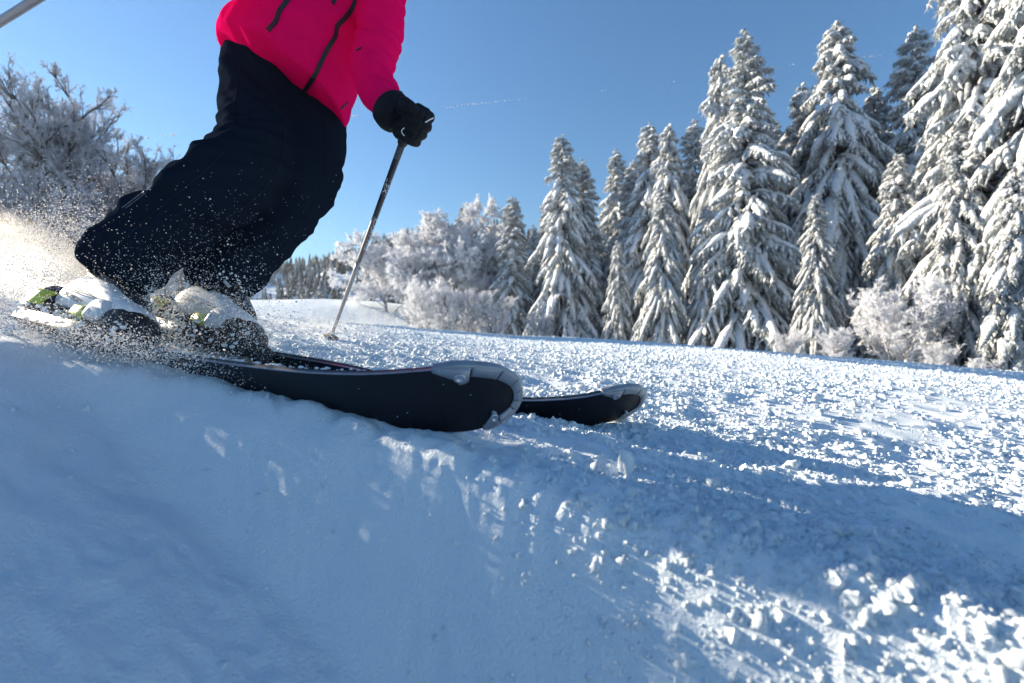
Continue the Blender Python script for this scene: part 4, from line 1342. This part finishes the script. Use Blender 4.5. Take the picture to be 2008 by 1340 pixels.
# ------------------------------------------------------------------ flying snow
def plume(specs, seed, name, label):
    r = np.random.default_rng(seed); PT, SZ = [], []
    for (px, py, sx, sy, ang, d0, d1, n, s0, s1) in specs:
        u = r.normal(0, 1, n) * sx; v = r.normal(0, 1, n) * sy
        ca, sa = math.cos(math.radians(ang)), math.sin(math.radians(ang))
        x = px + u * ca - v * sa; y = py + u * sa + v * ca
        d = r.uniform(d0, d1, n)
        X = (x - 1004) / F * d; Z = CAMZ - (y - 670) / F * d
        PT.append(np.stack([X, d, Z], 1)); SZ.append(s0 + (s1 - s0) * r.random(n) ** 3)
    PT = np.concatenate(PT); SZ = np.concatenate(SZ)
    g = terrain(PT[:, 0], PT[:, 1]); k = (PT[:, 2] > g - 0.01) & (PT[:, 2] < g + 1.2)
    PT, SZ = PT[k], SZ[k]
    if name == "snow_plume":       # torn into streaks that follow the throw of the snow
        a = PT[:, 0] * 0.85 - PT[:, 2] * 0.5; b = PT[:, 2] * 0.85 + PT[:, 0] * 0.5
        q = vnoise(a * 4, b * 16 + PT[:, 1] * 3, 95) + 0.6 * vnoise(a * 12, b * 30, 96)
        k = r.random(len(PT)) < np.clip(0.45 + 1.3 * q, 0.06, 1); PT, SZ = PT[k], SZ[k]
    return scatter(name, PT, SZ, r.uniform(0, 6.28, (len(PT), 3)), GRAINS, label)

plume([(20, 560, 85, 55, -20, 1.15, 1.9, 30000, 0.0008, 0.0022),
       (60, 500, 90, 45, -25, 1.2, 2.0, 15000, 0.0008, 0.0020),
       (-60, 540, 90, 60, 0, 1.1, 2.0, 14000, 0.0009, 0.0024),
       (120, 430, 80, 40, -25, 1.2, 2.0, 2600, 0.0007, 0.0016)], 1, "snow_plume", "dense plume of sunlit powder snow behind the rear boot")
# thin glowing mist of powder inside the plume
def mist():
    bm = bmesh.new(); bmesh.ops.create_icosphere(bm, subdivisions=3, radius=1.0)
    me = bpy.data.meshes.new("powder_mist"); bm.to_mesh(me); bm.free()
    m = bpy.data.materials.new("powder_mist"); m.use_nodes = True; nt = m.node_tree; nt.nodes.remove(nt.nodes["Principled BSDF"])
    out = nt.nodes["Material Output"]; v = nt.nodes.new("ShaderNodeVolumeScatter"); v.inputs["Anisotropy"].default_value = 0.72; v.inputs["Color"].default_value = (1, 0.98, 0.95, 1)
    tc = nt.nodes.new("ShaderNodeTexCoord"); ln = nt.nodes.new("ShaderNodeVectorMath"); ln.operation = 'LENGTH'
    nt.links.new(tc.outputs["Object"], ln.inputs[0])
    mr = nt.nodes.new("ShaderNodeMapRange"); mr.inputs[1].default_value = 0.15; mr.inputs[2].default_value = 0.95; mr.inputs[3].default_value = 1.0; mr.inputs[4].default_value = 0.0; mr.interpolation_type = 'SMOOTHSTEP'
    nt.links.new(ln.outputs["Value"], mr.inputs[0])
    n = nt.nodes.new("ShaderNodeTexNoise"); n.inputs["Scale"].default_value = 2.6; n.inputs["Detail"].default_value = 4; nt.links.new(tc.outputs["Object"], n.inputs["Vector"])
    r2 = nt.nodes.new("ShaderNodeMapRange"); r2.inputs[1].default_value = 0.38; r2.inputs[2].default_value = 0.68; nt.links.new(n.outputs[0], r2.inputs[0])
    mu = nt.nodes.new("ShaderNodeMath"); mu.operation = 'MULTIPLY'; nt.links.new(mr.outputs[0], mu.inputs[0]); nt.links.new(r2.outputs[0], mu.inputs[1])
    m2 = nt.nodes.new("ShaderNodeMath"); m2.operation = 'MULTIPLY'; m2.inputs[1].default_value = 7.5; nt.links.new(mu.outputs[0], m2.inputs[0]); nt.links.new(m2.outputs[0], v.inputs["Density"])
    nt.links.new(v.outputs[0], out.inputs["Volume"])
    me.materials.append(m)
    o = mesh_obj("powder_mist", me, None, None, P(-30, 560, 1.5)); o.scale = (0.45, 0.32, 0.30); o.rotation_euler = (0, math.radians(18), 0)
    tag(o, "glowing mist of powder snow hanging behind the rear boot", kind="stuff")
mist()
plume([(290, 565, 140, 50, 10, 0.93, 1.12, 4200, 0.0005, 0.0013),
       (120, 640, 110, 25, 12, 0.90, 1.10, 6000, 0.0005, 0.0015),
       (280, 690, 130, 18, 12, 0.84, 0.98, 6500, 0.0005, 0.0015),
       (470, 640, 60, 40, 20, 1.0, 1.15, 3500, 0.0005, 0.0013),
       (380, 480, 120, 60, 0, 0.95, 1.1, 900, 0.0004, 0.0009),
       (430, 600, 90, 60, 0, 0.85, 1.0, 260, 0.0012, 0.0026)], 2, "powder_spray", "fine powder spray drifting over boots, bindings and skis")
plume([(281, 640, 48, 7, 103, 1.02, 1.10, 1500, 0.0009, 0.0020),
       (330, 610, 26, 30, 60, 1.10, 1.22, 1100, 0.0010, 0.0022),
       (345, 655, 40, 22, 50, 1.02, 1.2, 700, 0.0014, 0.0030)], 3, "sunlit_spray", "bright sunlit grains falling between the two boots")
plume([(650, 645, 60, 16, 0, 1.7, 2.6, 3500, 0.0009, 0.0020),
       (560, 640, 60, 14, 5, 1.5, 2.6, 2600, 0.0009, 0.0020),
       (730, 615, 110, 22, 5, 1.8, 3.6, 1500, 0.0012, 0.0026),
       (840, 625, 80, 18, 0, 2.0, 4.0, 400, 0.0015, 0.003)], 4, "plant_spray", "thin spray of snow hanging around the planted pole tip")

# ------------------------------------------------------------------ loose lumps that stand out
def lump_thing(px, py, label, size, seed, name="snow_chunk", rot=0.0):
    # walk along the view ray until it meets the ground
    d = 0.3
    while d < 60:
        p = P(px, py, d)
        if p.z < float(ground_z(p.x, p.y)[0]): break
        d *= 1.004
    me = lump_mesh(name, 3, seed, 0.35, M_CRUMB)
    o = mesh_obj(name, me, None, None, (p.x, p.y, float(ground_z(p.x, p.y)[0]) + size[2] * 0.45))
    o.scale = size; o.rotation_euler = (0, rot, 0.4)
    tag(o, label, "snow chunk" if name == "snow_chunk" else "snow pile")
lump_thing(1228, 925, "shard-like snow chunk standing upright in the shadow right of the ski tips", (0.013, 0.011, 0.024), 5, rot=-0.1)
lump_thing(1295, 885, "rounded bright snow chunk just right of the farther ski tip", (0.012, 0.011, 0.010), 6)
0 and lump_thing(935, 662, "small bluish snow pile on the crest in front of the frosted bushes", (0.30, 0.25, 0.10), 8, "snow_pile")

# cold air: thin haze that pales the far ridge
def haze():
    mb = MB().box((0, 250, 55), (480, 0, 0), (0, 290, 0), (0, 0, 68))
    m = bpy.data.materials.new("haze"); m.use_nodes = True; nt = m.node_tree; nt.nodes.remove(nt.nodes["Principled BSDF"])
    v = nt.nodes.new("ShaderNodeVolumePrincipled"); v.inputs["Density"].default_value = 0.00013; v.inputs["Color"].default_value = (0.85, 0.93, 1, 1); v.inputs["Anisotropy"].default_value = 0.35
    nt.links.new(v.outputs[0], nt.nodes["Material Output"].inputs["Volume"])
    o = mb.build("haze", m, None, smooth=False); tag(o, "thin pale winter haze over the piste and ridge", kind="stuff")
haze()
